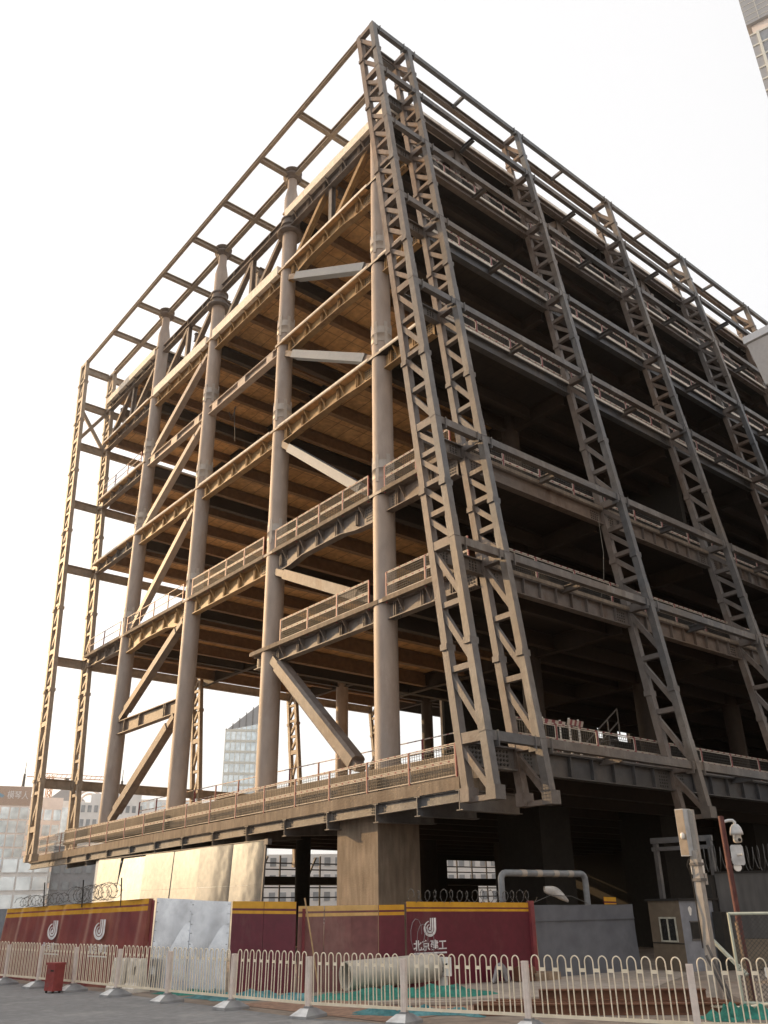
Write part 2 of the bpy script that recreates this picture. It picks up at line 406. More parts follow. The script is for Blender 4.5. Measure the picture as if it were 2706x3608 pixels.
for z, t, hb, mbm in ((Z3,.20,.85,OCHRE),(Z4,.12,.85,OCHRE),(Z5,.12,.8,OCHRE)):
    edge(z, FRONT(z), -CR, t, hb, CREAM if z > 9 else CONC, mbm if z > 9 else STEEL)
    edge(z, CR, KY[1]-CR, t, hb-.05, CREAM if z > 9 else CONC, mbm if z > 9 else STEEL, haunch=.26 if z < 9 else .10)
    if z != Z5:
        edge(z, KY[1]+CR, KY[2]-CR, t, hb, CREAM if z > 9 else CONC, mbm); edge(z, KY[2]+CR, KY[3]-CR, t, hb, CREAM if z > 9 else CONC, mbm, haunch=.3 if z < 9 else 0)
    edge(z, KY[3]+CR, BACK(z), t, hb-.15, CREAM if z > 9 else CONC, STEEL)
edge(Z2, FRONT(Z2), -CR, .2, .7, CONC, STEEL); edge(Z2, CR-.6, KY[1]+1.2, .2, .65, CONC, STEEL)
edge(Z6, FRONT(Z6), -CR, .16, .7, CREAM, OCHRE); edge(Z6, CR, KY[1]-CR, .16, .75, CREAM, OCHRE, haunch=.3)
edge(Z6+.45, KY[1]+CR, KY[2]-CR, .72, .75, CREAM, OCHRE); edge(Z6+.45, KY[2]+CR, KY[3]-CR, .72, .75, CREAM, OCHRE)
edge(Z6, KY[3]+CR, BACK(Z6), .16, .6, CREAM, STEEL)
edge(ZR, FRONT(ZR)+.3, KY[1]-.1, .62, .75, CREAM, STEEL); edge(ZR, KY[3]+CR-.2, BACK(ZR), .62, .5, CREAM, STEEL)
for y0,y1 in ((KY[1],KY[2]),(KY[2],KY[3])):      # tie beams over the double-height void, open roof beam
    mb = MB(); mb.ibeam((-.1,y0+.44,Z5+.05),(-.1,y1-.44,Z5+.05), .42, .62, .06)
    mb.box((-.30,y0+.9,Z5-.56),(-.05,y0+1.6,Z5+.06)); mb.box((-.30,y1-1.6,Z5-.56),(-.05,y1-.9,Z5+.06)); mb.box((-.30,(y0+y1)/2-.5,Z5-.56),(-.05,(y0+y1)/2+.4,Z5+.06))
    part('tie_beam', mb, COLM, bld)
    mb = MB(); mb.ibeam((0,y0+.5,ZR),(0,y1-.5,ZR), .4, .62, .05)
    for yy in (y0+2.3,y0+4.6,y0+6.9): mb.box((-.2,yy-.02,ZR-.6),(.2,yy+.02,ZR-.02))
    part('roof_beam', mb, STEEL, bld)
mb = MB(); mb.ibeam((-.05,KY[2]+.45,2.47),(-.05,KY[3]-.45,2.47), .42, .85, .05)
for yy in (KY[2]+2, KY[2]+2.2, KY[2]+5.6, KY[2]+7.8): mb.box((-.25,yy-.02,1.68),(-.05,yy+.02,2.42))
part('tie_beam', mb, STEEL, bld)

# ---- top storey trusses between the floor below the roof and the roof (open side)
for b in range(4):
    y0 = KY[b]; y1 = KY[b+1] if b < 3 else BACK(ZR)+.2
    xm = .05; zl = Z6+.02; zu = ZR-.6; ym = (y0+y1)/2
    for a, c, wd in (((xm,y0+.5,zu-.15),(xm,ym-.15,zl+.1),.34), ((xm,ym+.1,zu-.15),(xm,y1-.5,zl+.1),.34)):
        mb = MB(); mb.ibeam(a, c, .3, wd, .04, (1,0,0), top=False); part('truss_diagonal', mb, STEEL if b else OCHRE, bld)
    mb = MB(); mb.ibeam((xm,ym,zl),(xm,ym,zu), .3, .3, .05, (1,0,0), top=False); part('truss_post', mb, STEEL, bld)
    for yy in (ym, y1-.9 if b == 3 else y1):
        mb = MB(); mb.ibeam((.5,yy,ZR-.95),(9.0,yy,ZR-.95), .3, .7, .05); part('roof_cross_beam', mb, STEEL, bld)
# ---- X-direction steel trusses behind the street facade, top storey
for i in range(1, 6):
    x0, x1 = TX[i], TX[i+1]; xm = (x0+x1)/2; yy = FY(29)+.9
    for a, c in (((x0+.3,yy,Z6+.1),(xm,yy,ZR-.6)), ((xm,yy,Z6+.1),(x0+.6,yy,ZR-.6)), ((xm+.2,yy,ZR-.6),(x1-.4,yy,Z6+.1))):
        mb = MB(); mb.bar(a, c, .34, .42); part('truss_diagonal', mb, STEEL, bld)
    mb = MB(); mb.bar((xm,yy,Z6),(xm,yy,ZR-.5), .42, .5, (0,1,0)); part('truss_post', mb, STEEL, bld)
    mb = MB(); mb.bar((xm,FY(Z6)+.3,Z6+2.2),(xm,yy+4,Z6+3.4), .3, .5); part('truss_diagonal', mb, STEEL, bld)

# ---- street facade: floor edge beams along the inner chords
def front_edge(z, i, t, depth, m_e, m_b, stiff=0):
    x0 = TX[i]+.15 if i else XE; x1 = TX[i+1]-.15; y = FY(z)
    e = MB(); e.box((x0,y-.22,z-t),(x1,y+.5,z)); part('slab_edge', e, m_e, bld)
    b = MB(); b.ibeam((x0,y-.02,z-t-.004),(x1,y-.02,z-t-.004), .34, depth, .04)
    if stiff:
        n = int((x1-x0)/stiff)
        for q in range(1, n): xx = x0+(x1-x0)*q/n; b.box((xx-.015,y-.18,z-t-depth+.04),(xx+.015,y-.04,z-t-.05))
    for xx in (x0+.1, x1-.75):
        for a in range(4):
            for c in range(5): b.box((xx+.15*a,y-.06,z-t-.14-.12*c),(xx+.15*a+.06,y-.034,z-t-.14-.12*c-.06), 1)
    part('edge_beam', b, [m_b, WIRE], bld)
for i in range(1, 6):
    front_edge(Z2, i, .16, .72, CONC, STEEL, .9); front_edge(Z3, i, .18, .72, CONC, STEEL, .9 if i > 1 else 0)
    front_edge(Z4, i, .12, .6, CREAM, GBLUE); front_edge(Z5, i, .12, .6, CREAM, GBLUE)
    front_edge(Z6, i, .14, .45, CREAM, STEEL); front_edge(ZR, i, .2, .45, CREAM, STEEL)
    front_edge(ZD+.02, i, .06, .8, STEEL2, GBLUE, 1.1)
for z in NODES[1:]:                               # stub beams from the corner truss to the first frame
    mb = MB(); mb.ibeam((TX[0]+.15,FY(z),z+.1),(TX[1]-.15,FY(z),z+.1), .3, .6, .04)
    for xx in (TX[0]+.3, TX[1]-.75):
        for a in range(3):
            for c in range(4): mb.box((xx+.15*a,FY(z)-.05,z-.02-.11*c),(xx+.15*a+.06,FY(z)-.018,z-.07-.11*c), 1)
    part('stub_beam', mb, [STEEL2, WIRE], bld)
mb = MB(); z = ZD+.05; mb.ibeam((TX[0]+.15,FY(z)-.02,z-.1),(TX[1]-.15,FY(z)-.02,z-.1), .36, .75, .05)
for xx in (TX[0]+.3, TX[1]-.95):
    for a in range(4):
        for c in range(4): mb.cyl((xx+.16*a,FY(z)-.08,z-.25-.14*c),(xx+.16*a,FY(z)-.03,z-.25-.14*c), .045, n=8, mi=1)
part('stub_beam', mb, [STEEL2, WIRE], bld)

# ---- diagonal braces and dampers in the open side
def damper(y0, z0, y1, z1):
    a = Vector((-.12,y0,z0)); b = Vector((-.12,y1,z1)); d = (b-a).normalized()
    mb = MB(); mb.bar(a, a+d*1.15, .34, .34, (1,0,0)); mb.bar(b-d*.75, b, .34, .34, (1,0,0))
    o = part('brace', mb, STEEL, bld)
    c = MB(); c.bar(a+d*1.0, b-d*.6, .46, .5, (1,0,0)); k = part('damper_casing', c, DAMP, o, 'grey painted damper casing with small white marks')
    t = MB(); mid = a+(b-a)*.55; u = Vector((1,0,0)); sd = d.cross(u).normalized()
    if sd.z < 0: sd = -sd
    for q in range(4):
        p = mid+d*(q-1.5)*.26
        t.bar(p-Vector((.236,0,0))-d*.07+sd*.06, p-Vector((.236,0,0))+d*.07+sd*.06, .012, .15, sd)
    t.bar(mid-d*.5-Vector((.236,0,0))-sd*.11, mid+d*.5-Vector((.236,0,0))-sd*.11, .012, .06, sd)
    p = b-d*1.0; t.bar(p-d*.06-Vector((.236,0,0))+sd*.03, p+d*.06-Vector((.236,0,0))+sd*.03, .012, .12, sd)
    part('white_marking', t, WHITE, o)
damper(8.55, 26.55, .5, 21.85); damper(8.55, 20.85, .5, 16.0); damper(8.5, 14.75, .9, 8.75)
def brace(y0, z0, y1, z1, w=.42, m_=COLM, rod=True):
    a = Vector((-.12,y0,z0)); b = Vector((-.12,y1,z1)); d = (b-a).normalized()
    mb = MB(); mb.bar(a+d*.9, b-d*.9, w, w, (1,0,0)); mb.bar(a, a+d*.91, w*.7, w*.8, (1,0,0)); mb.bar(b-d*.91, b, w*.7, w*.8, (1,0,0))
    part('brace', mb, m_, bld)
brace(8.5, 7.15, .8, 3.55, .5, STEEL)
mb = MB(); a = Vector((-.12,8.45,2.5)); b = Vector((-.12,1.65,-3.45)); d = (b-a).normalized()
q_ = [(-.34,-.22),(-.22,-.34),(.22,-.34),(.34,-.22),(.34,.22),(.22,.34),(-.22,.34),(-.34,.22)]; mb.extr(a+d*.7, b-d*.3, q_, (1,0,0)); mb.bar(a, a+d*.75, .42, .5, (1,0,0)); mb.bar(b-d*.4, b+d*.1, .30, .5, (1,0,0)); part('brace', mb, STEEL, bld)
brace(18.8, 26.6, 26.6, 21.95); brace(18.8, 20.8, 26.6, 16.1); brace(18.9, 14.6, 26.7, 8.6); brace(18.9, 7.2, 26.8, 2.6, .44, STEEL); brace(18.9, 1.5, 26.6, -3.6, .5, STEEL)

for y0_, z0_, y1_, z1_ in ((18.6,-3.4,22.4,3.6),(26.8,-3.4,22.9,3.6)):
    mb = MB(); mb.bar((y0_,27.5,z0_),(y1_,27.5,z1_), .4, .4, (0,1,0)); part('brace', mb, STEELP, bld)
# ---- roof pergola frame over the open side
zp = 35.6
mb = MB(); mb.ibeam((TX[0]+.05,FY(ZT)+.2,zp),(TX[0]+.05,BO(zp)-.1,zp), .22, .3, .05); part('pergola_beam', mb, STEELP, bld)
ys = [FY(zp)+.2]+KY[1:]+[BY(zp)-.15]
for a, b in zip(ys[:-1], ys[1:]):
    mb = MB(); mb.ibeam((0,a+(.5 if a in KY else 0),zp),(0,b-(.5 if b in KY else 0),zp), .3, .42, .05); part('pergola_beam', mb, STEELP, bld)
for k in range(1, 9):
    y = 4.6*k if k < 8 else 36.6
    yc = min(KY, key=lambda q: abs(q-y)); mast = abs(yc-y) < .6 and yc > 1
    if mast: y = yc
    if k == 8: continue
    mb = MB(); mb.ibeam((TX[0]+.1,y,zp-.03),(-.5 if mast else -.16,y,zp-.03), .3, .40, .05); part('pergola_beam', mb, STEELP, bld)
    mb = MB(); mb.ibeam((.5 if mast else .16,y,zp-.03),(3.3,y,zp-.03), .3, .40, .05); mb.ibeam((3.2,y,zp-.45),(3.2,y,ZR-.2), .25, .3, .04, (1,0,0)); part('pergola_beam', mb, STEELP, bld)

# ---- walkway along the open side below the deck
mb = MB(); y0, y1 = -5.62, 36.0
mb.prism([(-1.6,y0,-4.72+DS(y0)),(-1.6,y0,-5.12+DS(y0)),(-1.6,y1,-5.12+DS(y1)),(-1.6,y1,-4.72+DS(y1))], (1.9,0,0)); part('walkway_slab', mb, CONC, bld)
mb = MB(); mb.ibeam((-1.45,y0,-5.125+DS(y0)),(-1.45,y1,-5.125+DS(y1)), .22, .38, .03)
for k in range(0, 12):
    for s_ in (-1, 1):
        y = -1.2+3.03*k+s_*.32
        if y0 < y < y1:
            for a in range(2):
                for c in range(3): mb.box((-1.485,y-.07+.1*a,-5.2+DS(y)-.09*c),(-1.462,y-.02+.1*a,-5.25+DS(y)-.09*c), 1)
part('walkway_beam', mb, [STEEL2, WIRE], bld)
mb = MB(); mb.box((-.80,FY(ZD)+.3,-4.72),(-.5,BY(ZD)-.3,ZD-.02)); part('deck_upstand', mb, CONC, bld)
# ---- concrete piers, core walls; the black ones carry shade in their colour
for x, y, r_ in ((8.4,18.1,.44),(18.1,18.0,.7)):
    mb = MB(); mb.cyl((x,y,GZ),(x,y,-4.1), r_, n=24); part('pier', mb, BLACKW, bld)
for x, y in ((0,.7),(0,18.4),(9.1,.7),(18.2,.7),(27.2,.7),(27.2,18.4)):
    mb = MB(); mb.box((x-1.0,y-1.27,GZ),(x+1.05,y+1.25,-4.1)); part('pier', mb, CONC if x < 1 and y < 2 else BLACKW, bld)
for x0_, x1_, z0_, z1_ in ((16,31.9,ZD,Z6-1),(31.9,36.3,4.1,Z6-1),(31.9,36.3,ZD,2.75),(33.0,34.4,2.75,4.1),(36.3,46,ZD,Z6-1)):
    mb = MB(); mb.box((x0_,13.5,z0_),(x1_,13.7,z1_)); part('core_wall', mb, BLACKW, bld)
    mb = MB(); mb.box((x0_,13.71,z0_),(x1_,13.9,z1_)); part('core_wall', mb, DECKC, bld)  # pale back skin added to bounce sunlight onto the soffits
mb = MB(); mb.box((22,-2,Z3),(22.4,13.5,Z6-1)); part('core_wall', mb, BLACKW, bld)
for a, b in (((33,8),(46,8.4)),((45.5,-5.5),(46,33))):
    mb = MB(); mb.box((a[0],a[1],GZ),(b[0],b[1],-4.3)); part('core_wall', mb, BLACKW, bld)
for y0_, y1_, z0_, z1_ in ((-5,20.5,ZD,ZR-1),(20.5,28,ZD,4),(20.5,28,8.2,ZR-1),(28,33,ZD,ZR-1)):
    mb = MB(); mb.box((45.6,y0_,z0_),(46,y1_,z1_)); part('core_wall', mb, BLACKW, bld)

# ------------------------------------------------------------------ ground
ASPH = mat('asphalt', (.18,.18,.185), (.225,.225,.228), (.27,.265,.26), rough=.85, patch=(.33,.325,.315), pscale=.55, scale=.5, fine=5, finek=.2, bump=.3, bscale=60)
DIRT = mat('dirty_ground', (.21,.165,.13), (.27,.22,.18), (.17,.125,.09), rough=.95, scale=.35, fine=3, finek=.3, bump=.4, bscale=8)
g = MB(); g.add([(-900,-900,GZ),(900,-900,GZ),(900,1500,GZ),(-900,1500,GZ)], [(0,1,2,3)]); solo('ground', g, DIRT, kind='structure')
g = MB(); g.add([(-60,-80,GZ+.004),(-3,-42,GZ+.004),(-8.0,-20.2,GZ+.004),(-10.9,-10.5,GZ+.004),(-11.3,-2,GZ+.004),(-12.4,7,GZ+.004),(-14,30,GZ+.004),(-30,140,GZ+.004),(-120,140,GZ+.004),(-120,-80,GZ+.004)], [tuple(range(10))]); solo('road', g, ASPH, kind='structure')

# ================================================================== GUARD RAILINGS
def panel_mesh(L):
    f = MB(); w_ = MB(); h = .028
    for z0, z1 in ((.08,.50),(.60,1.06)):
        f.bar((.05,0,z0),(L-.05,0,z0), h, h); f.bar((.05,0,z1),(L-.05,0,z1), h, h)
        f.bar((.05,0,z0),(.05,0,z1), h, h, (0,1,0)); f.bar((L-.05,0,z0),(L-.05,0,z1), h, h, (0,1,0))
        n = int(L/.13)
        for i in range(1, n): x = .05+(L-.1)*i/n; w_.bar((x,0,z0),(x,0,z1), .013, .013, (0,1,0))
        for i in range(1, 4): z = z0+(z1-z0)*i/4; w_.bar((.05,.004,z),(L-.05,.004,z), .013, .013)
    return f.mesh('railing_panel', RAILP), w_.mesh('wire_mesh', WIRE)
def stripe_mesh(L):
    r = MB(); n = max(2, int(L/.4))
    for i in range(n):
        u = L*(i+.72)/n; r.bar((L*i/n,0,0),(u,0,0), .036, .036); r.bar((u,0,0),(L*(i+1)/n,0,0), .036, .036, mi=1)
    return r.mesh('striped_rail', [RAILP, MAROON])
def post_mesh():
    p = MB(); p.bar((0,0,-.25),(0,0,1.12), .06, .06, (0,1,0)); p.box((-.07,-.07,-.03),(.07,.07,.0)); return p.mesh('post', MAROON)
BINR0 = mat('signal_red', (.42,.04,.03), rough=.5)
PM = post_mesh(); CACHE = {}
def railing(label, a, b, step=2.42, mesh=True, group=None):
    a = Vector(a); b = Vector(b); L = (b-a).length; n = max(1, round(L/step)); l = L/n
    rz = math.atan2(b.y-a.y, b.x-a.x); t = thing('guard_railing', label, 'railing', a, rz)
    sl = math.atan2(b.z-a.z, math.hypot(b.x-a.x, b.y-a.y)); t.rotation_euler = (0, -sl, rz)
    key = round(l, 3)
    if key not in CACHE: CACHE[key] = (panel_mesh(l), stripe_mesh(l))
    (pm, wm), sm = CACHE[key]
    for i in range(n+1): part('post', PM, None, t, loc=(i*l,0,0))
    for i in range(n):
        part('striped_rail', sm, None, t, loc=(i*l,-.01,1.12))
        if mesh:
            o = part('railing_panel', pm, None, t, loc=(i*l,0,0)); part('wire_mesh', wm, None, o, loc=(0,0,0))
            part('striped_rail', sm, None, t, loc=(i*l,-.01,.55))
        else:
            part('striped_rail', sm, None, t, loc=(i*l,-.01,.6))
    return t
yq = 35.6
railing('long white mesh railing along the lowest walkway under the round columns', (-1.52,-5.45,-4.72+DS(-5.45)), (-1.52,yq,-4.72+DS(yq)))
railing('thin two-rail barrier behind the round columns on the main deck', (.75,-3.6,ZD), (.75,24.6,ZD), mesh=False)
railing('white mesh railing on the main deck behind the street facade trusses', (.3,FY(ZD)+.35,ZD+.02), (43,FY(ZD)+.35,ZD+.02))
railing('white mesh railing on the second level along the street facade', (.9,FY(Z2)+.2,Z2), (43,FY(Z2)+.2,Z2))
railing('white mesh railing on the third level along the street facade', (.3,FY(Z3)+.2,Z3), (43,FY(Z3)+.2,Z3))
railing('white mesh railing on the fourth level along the street facade', (.3,FY(Z4)+.2,Z4), (43,FY(Z4)+.2,Z4))
railing('white mesh railing on the fifth level along the street facade', (.3,FY(Z5)+.2,Z5), (43,FY(Z5)+.2,Z5))
railing('white mesh railing just below the roof trusses along the street facade', (.3,FY(Z6)+.2,Z6), (43,FY(Z6)+.2,Z6))
railing('short white mesh railing on the narrow mezzanine strip between two round columns', (-.42,.6,Z2), (-.42,7.6,Z2), 2.1)
railing('white mesh railing on the mezzanine strip right of the corner column', (-.42,FY(Z2)+.3,Z2), (-.42,-.6,Z2), 2.4)
railing('white mesh railing on the third level between the corner column and its neighbour', (-.42,.6,Z3), (-.42,8.4,Z3), 1.95)
railing('white mesh railing on the third level between the second and third round columns', (-.42,9.6,Z3), (-.42,17.6,Z3), 2.0)
railing('short white mesh railing on the third level right of the corner column', (-.42,FY(Z3)+.3,Z3), (-.42,-.6,Z3), 2.3)
railing('thin rail with maroon posts on the third level by the third round column', (-.42,18.8,Z3), (-.42,26.9,Z3), 2.2, mesh=False)
railing('thin rail with maroon posts on the third level at the far left end', (-.42,28.1,Z3), (-.42,33.6,Z3), 2.2, mesh=False)
railing('thin rail with maroon posts on the fifth level at the far left end', (-.42,28.1,Z5), (-.42,35.2,Z5), 2.4, mesh=False)
railing('white mesh railing around the void inside the fifth level', (9.35,9.6,Z5), (9.35,27.2,Z5), 2.2)

for (x0_,x1_,y_,z_,lb) in ((4.8,6.3,-3.9,-2.0,'red and white striped barrier board inside the main deck left of the dark post'),(6.5,7.5,-3.9,-1.85,'red and white striped barrier board inside the main deck right of the dark post')):
    t = thing('barrier_board', lb, 'barrier', (x0_,y_,ZD)); n_ = 7; mb = MB()
    for q in range(n_):
        u = (x1_-x0_)/n_; xa = x0_+u*q; mb.prism([(xa,y_,z_),(xa+u,y_,z_),(xa+u+.1,y_,z_+.24),(xa+.1,y_,z_+.24)], (0,.04,0), q % 2)
    part('striped_board', mb, [RAILP, MAROON], t)
    for xa in (x0_+.2,x1_-.2): mb = MB(); mb.bar((xa,y_+.06,ZD),(xa,y_+.06,z_+.3), .06, .06, (0,1,0)); part('post', mb, WHITE, t)
t = thing('hanging_cable', 'loose cable hanging below the tie beam between second and third columns', 'cable', (.6,15.6,Z5))
mb = MB(); mb.tube([(.6,15.9,Z5-.6),(.6,15.8,Z5-1.5),(.6,15.6,Z5-2.6),(.62,15.55,Z5-3.3)], .022, 6); part('cable_end', mb, WIRE, t)
mb = MB(); mb.tube([(.6,16.6,Z5-.6),(.6,16.3,Z5-1.3),(.6,16.0,Z5-1.2),(.6,15.7,Z5-.6)], .03, 6); part('cable_loop', mb, WIRE, t)
t = thing('hanging_cable', 'thin cable hanging below the third level edge behind the second frame', 'cable', (8.4,FY(Z3)+.3,Z3))
mb = MB(); mb.tube([(8.5,FY(Z3)-.2,Z3-.6),(8.55,FY(Z3)-.2,Z3-2.4),(8.4,FY(Z3)-.1,Z3-4),(8.1,FY(Z3),Z3-4.8)], .011, 5); part('cable_run', mb, mat('pale_cable', (.3,.28,.24), rough=.7), t)
for k, (x_, y_, z_, n_, lb) in enumerate(((4.5,-2.6,ZD,5,'low stack of timber inside the main deck behind the street railing'),(3.0,6.5,Z3,4,'small stack of boards on the third level behind the round columns'),(11.5,-3.6,Z3,5,'stack of boards on the third level behind the second frame'),(12.2,-2.6,ZD,6,'stack of boards on the main deck behind the second frame'),(21.5,-3.0,ZD,5,'stack of boards on the main deck behind the third frame'))):
    t = thing('board_stack', lb, 'boards', (x_,y_,z_))
    for q in range(n_): mb = MB(); mb.box((-1.1+.07*(q%3),-.4+.04*(q%2),.02+.13*q),(1.1+.05*(q%2),.4,.13+.13*q)); part('board_layer', mb, CONC, t, loc=(0,0,0))
t = thing('site_stair', 'dark steel stair with handrails inside the main deck', 'stair', (9.5,-1.8,ZD))
for k in range(8): mb = MB(); mb.box((9.0+.42*k,-2.2,ZD+.3*k),(9.4+.42*k,-1.2,ZD+.3*k+.05)); part('tread', mb, STEEL2, t)
for k in range(5): mb = MB(); x_ = 9.0+.85*k; mb.bar((x_,-2.25,ZD+.6*k),(x_,-2.25,ZD+.6*k+1.2), .05, .05, (0,1,0)); part('post', mb, STEEL2, t)
for k in (0, 1): mb = MB(); mb.bar((9.0,-2.25,ZD+.6+.6*k),(12.4,-2.25,ZD+3.0+.6*k), .05, .05); part('handrail', mb, STEEL2, t)
# ================================================================== SHINY METAL SCREEN
def metal(name, c, rough, bump, bs):
    ma = mat(name, c, tuple(x*.88 for x in c), rough=rough, metal=.9, scale=.7, fine=4, finek=.12)
    t = ma.node_tree; b = t.nodes['Principled BSDF']; N = t.nodes.new; L = t.links.new
    tc = N('ShaderNodeTexCoord'); n = N('ShaderNodeTexNoise'); n.inputs['Scale'].default_value = bs; n.inputs['Detail'].default_value = 2
    L(tc.outputs['Object'], n.inputs['Vector']); bp = N('ShaderNodeBump'); bp.inputs['Strength'].default_value = bump; bp.inputs['Distance'].default_value = .25
    L(n.outputs['Fac'], bp.inputs['Height']); L(bp.outputs[0], b.inputs['Normal'])
    return ma
SHEET = metal('shiny_sheet', (.30,.295,.285), .085, .045, .6)
GALV = metal('galvanised_sheet', (.66,.69,.74), .24, .10, .5)
scr = thing('metal_screen', 'tall shiny metal sheet screen with sun glare under the walkway', 'screen', (-1.8,5.0,GZ))
sp = [5.9,8.6,11.5,14.3,17.4,20.6,23.4]
for i in range(6):
    mb = MB(); dx = .02 if i % 2 else 0
    for (za, zb) in ((GZ,-7.72),(-7.715,-6.03)): kt, ky = ((.045,.015),(.04,-.03),(.05,.03),(.055,-.02),(.11,.0),(.06,-.03))[i]; tl = lambda z, e=0: -1.80-dx-.045*(-6.03-z)+(kt-.045)*(z+8)+e*ky; mb.prism([(tl(za,-1),sp[i]+.006,za),(tl(za,1),sp[i+1]-.006,za),(tl(zb,1),sp[i+1]-.006,zb),(tl(zb,-1),sp[i]+.006,zb)], (.03,0,0))
    part('sheet_panel', mb, SHEET, scr)
mb = MB(); pts = []
for q in range(7):
    t = q/6*math.pi/2; pts.append((-1.8+2.6*(1-math.cos(t)), 23.4+2.6*math.sin(t)))
for (xa,ya),(xb,yb) in zip(pts[:-1],pts[1:]): mb.bar((xa,ya,(GZ-6.05)/2),(xb,yb,(GZ-6.05)/2), .03, -6.05-GZ)
part('curved_end_panel', mb, SHEET, scr)
mb = MB(); mb.bar((-2.01,5.86,GZ),(-1.80,5.86,-6.0), .08, .08, (0,1,0)); mb.box((-1.9,5.6,-6.2),(-1.7,5.9,-5.98)); part('edge_post', mb, STEEL2, scr)
mb = MB(); mb.box((-1.85,5.9,-6.03),(-1.78,23.4,-5.99)); part('top_trim', mb, STEEL2, scr)

# ================================================================== HOARDINGS
RED = mat('hoarding_red', (.105,.010,.022), (.125,.013,.027), patch=(.14,.05,.05), pscale=.9, rough=.42, scale=.9, fine=5, finek=.15, bump=.05, bscale=3)
FADED = mat('faded_hoarding_red', (.17,.062,.062), (.22,.095,.088), patch=(.26,.15,.13), pscale=.7, rough=.7, scale=.7, fine=5, finek=.2)
BANNER = mat('banner_red', (.17,.035,.037), (.23,.055,.046), patch=(.30,.12,.08), pscale=.45, rough=.36, scale=.9, fine=4, finek=.15)
YEL = mat('hoarding_yellow', (.56,.27,.012), (.62,.32,.02), rough=.5, scale=1, finek=.12)
YELF = mat('faded_yellow', (.60,.37,.13), (.66,.42,.16), rough=.7, scale=1, finek=.15)
LOGO = mat('logo_white', (.74,.72,.72), rough=.6)
def sheet(a, b, zb, zt_a, zt_b, nx, rows, amp=0., fn=None, thick=.03):
    """a standing sheet from a to b; rows = list of (fraction from the top, material index below it)"""
    a = Vector((a[0],a[1],0)); b = Vector((b[0],b[1],0)); d = (b-a).normalized(); n = Vector((d.y,-d.x,0))
    if n.dot(Vector((-22,-26,0))-a) < 0: n = -n
    L = (b-a).length; mb = MB(); ny = len(rows)
    fr = [r[0] for r in rows]+[1.0]
    grid = []
    for j, f in enumerate(fr):
        for i in range(nx+1):
            t = i/nx; zt = zt_a+(zt_b-zt_a)*t; z = zt+(zb-zt)*f
            off = fn(t*L, f) if fn else 0
            grid.append(a+d*t*L+n*off+Vector((0,0,z)))
    fs = []; W_ = nx+1
    for j in range(ny):
        for i in range(nx):
            mb.add([grid[j*W_+i],grid[(j+1)*W_+i],grid[(j+1)*W_+i+1],grid[j*W_+i+1]], [(0,1,2,3)], rows[j][1], True)
    # back and rim
    bk = [p-n*((fn(x_, f_) if fn else 0)-(.10*f_ if fn else 0)+thick) for p, x_, f_ in ((grid[0],0,0), (grid[nx],L,0), (grid[-1],L,1), (grid[-1-nx],0,1))]; fr_ = [grid[0], grid[nx], grid[-1], grid[-1-nx]]
    mb.add(bk, [(0,1,2,3)], rows[-1][1])
    mb.add(fr_+bk, [(0,1,5,4),(1,2,6,5),(3,0,4,7)], rows[-1][1])
    return mb, a, d, n, L
def rows_for(H, bands, last, ny=6):
    r = []; 
    for z0, z1, mi in bands: r.append((z0/H, mi))
    z = bands[-1][1]
    for k in range(ny): r.append(((z+(H-z)*k/ny)/H, last))
    return r
def glyph(mb, a, d, n, poly):
    mb.prism([a+d*x+Vector((0,0,z))+n*.006 for x,z in poly], n*.006)
def logo(parent, a, d, n, x, z, w_, h, flatten=True):
    """white drop-shaped emblem: three nested hooks with stems rising on the right"""
    mb = MB(); sx = w_; sz = h
    def P_(u, v): return a+d*(x+u*sx)+Vector((0,0,z+v*sz))+n*.008
    for r0, r1, top in ((.50,.335,.30),(.285,.16,.47),(.105,.0,.47)):
        xr = .5
        N_ = 26; o = []; i_ = []
        cx, cy = .5-.5*(1), -.08
        for k in range(N_+1):
            t = math.radians(0-k*(262 if r0 > .2 else 300)/N_)
            ro = r0*(1-.0*k/N_); ri = r1+(r0-r1)*max(0, (k/N_-.62))*1.9 if r0 > .2 else 0.02
            ri = min(ri, r0-.004)
            o.append((math.cos(t)*ro, cy+math.sin(t)*ro*1.02*.84)); i_.append((math.cos(t)*ri, cy+math.sin(t)*ri*.84))
        o = [(r0, .5)]+o; i_ = [(max(r1,.02), .5)]+i_
        vs = [P_(*p) for p in o]+[P_(*p) for p in i_]; k = len(o)
        mb.add(vs, [(q,q+1,k+q+1,k+q) for q in range(k-1)])
    me = part('emblem', mb, LOGO, parent)
    return me
def text(parent, body, a, d, n, x, z, w_, h, mat_=None, bold=.018):
    cu = bpy.data.curves.new('text', 'FONT'); cu.body = body; cu.size = 1; cu.offset = bold; cu.extrude = .004
    to = bpy.data.objects.new('text', cu); COL.objects.link(to); bpy.context.view_layer.update()
    me = bpy.data.meshes.new_from_object(to.evaluated_get(bpy.context.evaluated_depsgraph_get()))
    bpy.data.objects.remove(to); bpy.data.curves.remove(cu)
    xs = [v.co.x for v in me.vertices]; ys_ = [v.co.y for v in me.vertices]
    x0, x1, y0, y1 = min(xs), max(xs), min(ys_), max(ys_); pl = wloc(parent)
    for v in me.vertices:
        u = (v.co.x-x0)/(x1-x0)*w_; q = (v.co.y-y0)/(y1-y0)*h
        p = a+d*(x+u)+Vector((0,0,z+q))+n*(.008+v.co.z) - pl
        v.co = p
    me.name = 'lettering'; me.materials.clear(); me.materials.append(mat_ or LOGO)
    o = bpy.data.objects.new('lettering', me); COL.objects.link(o); o.parent = parent
    return o
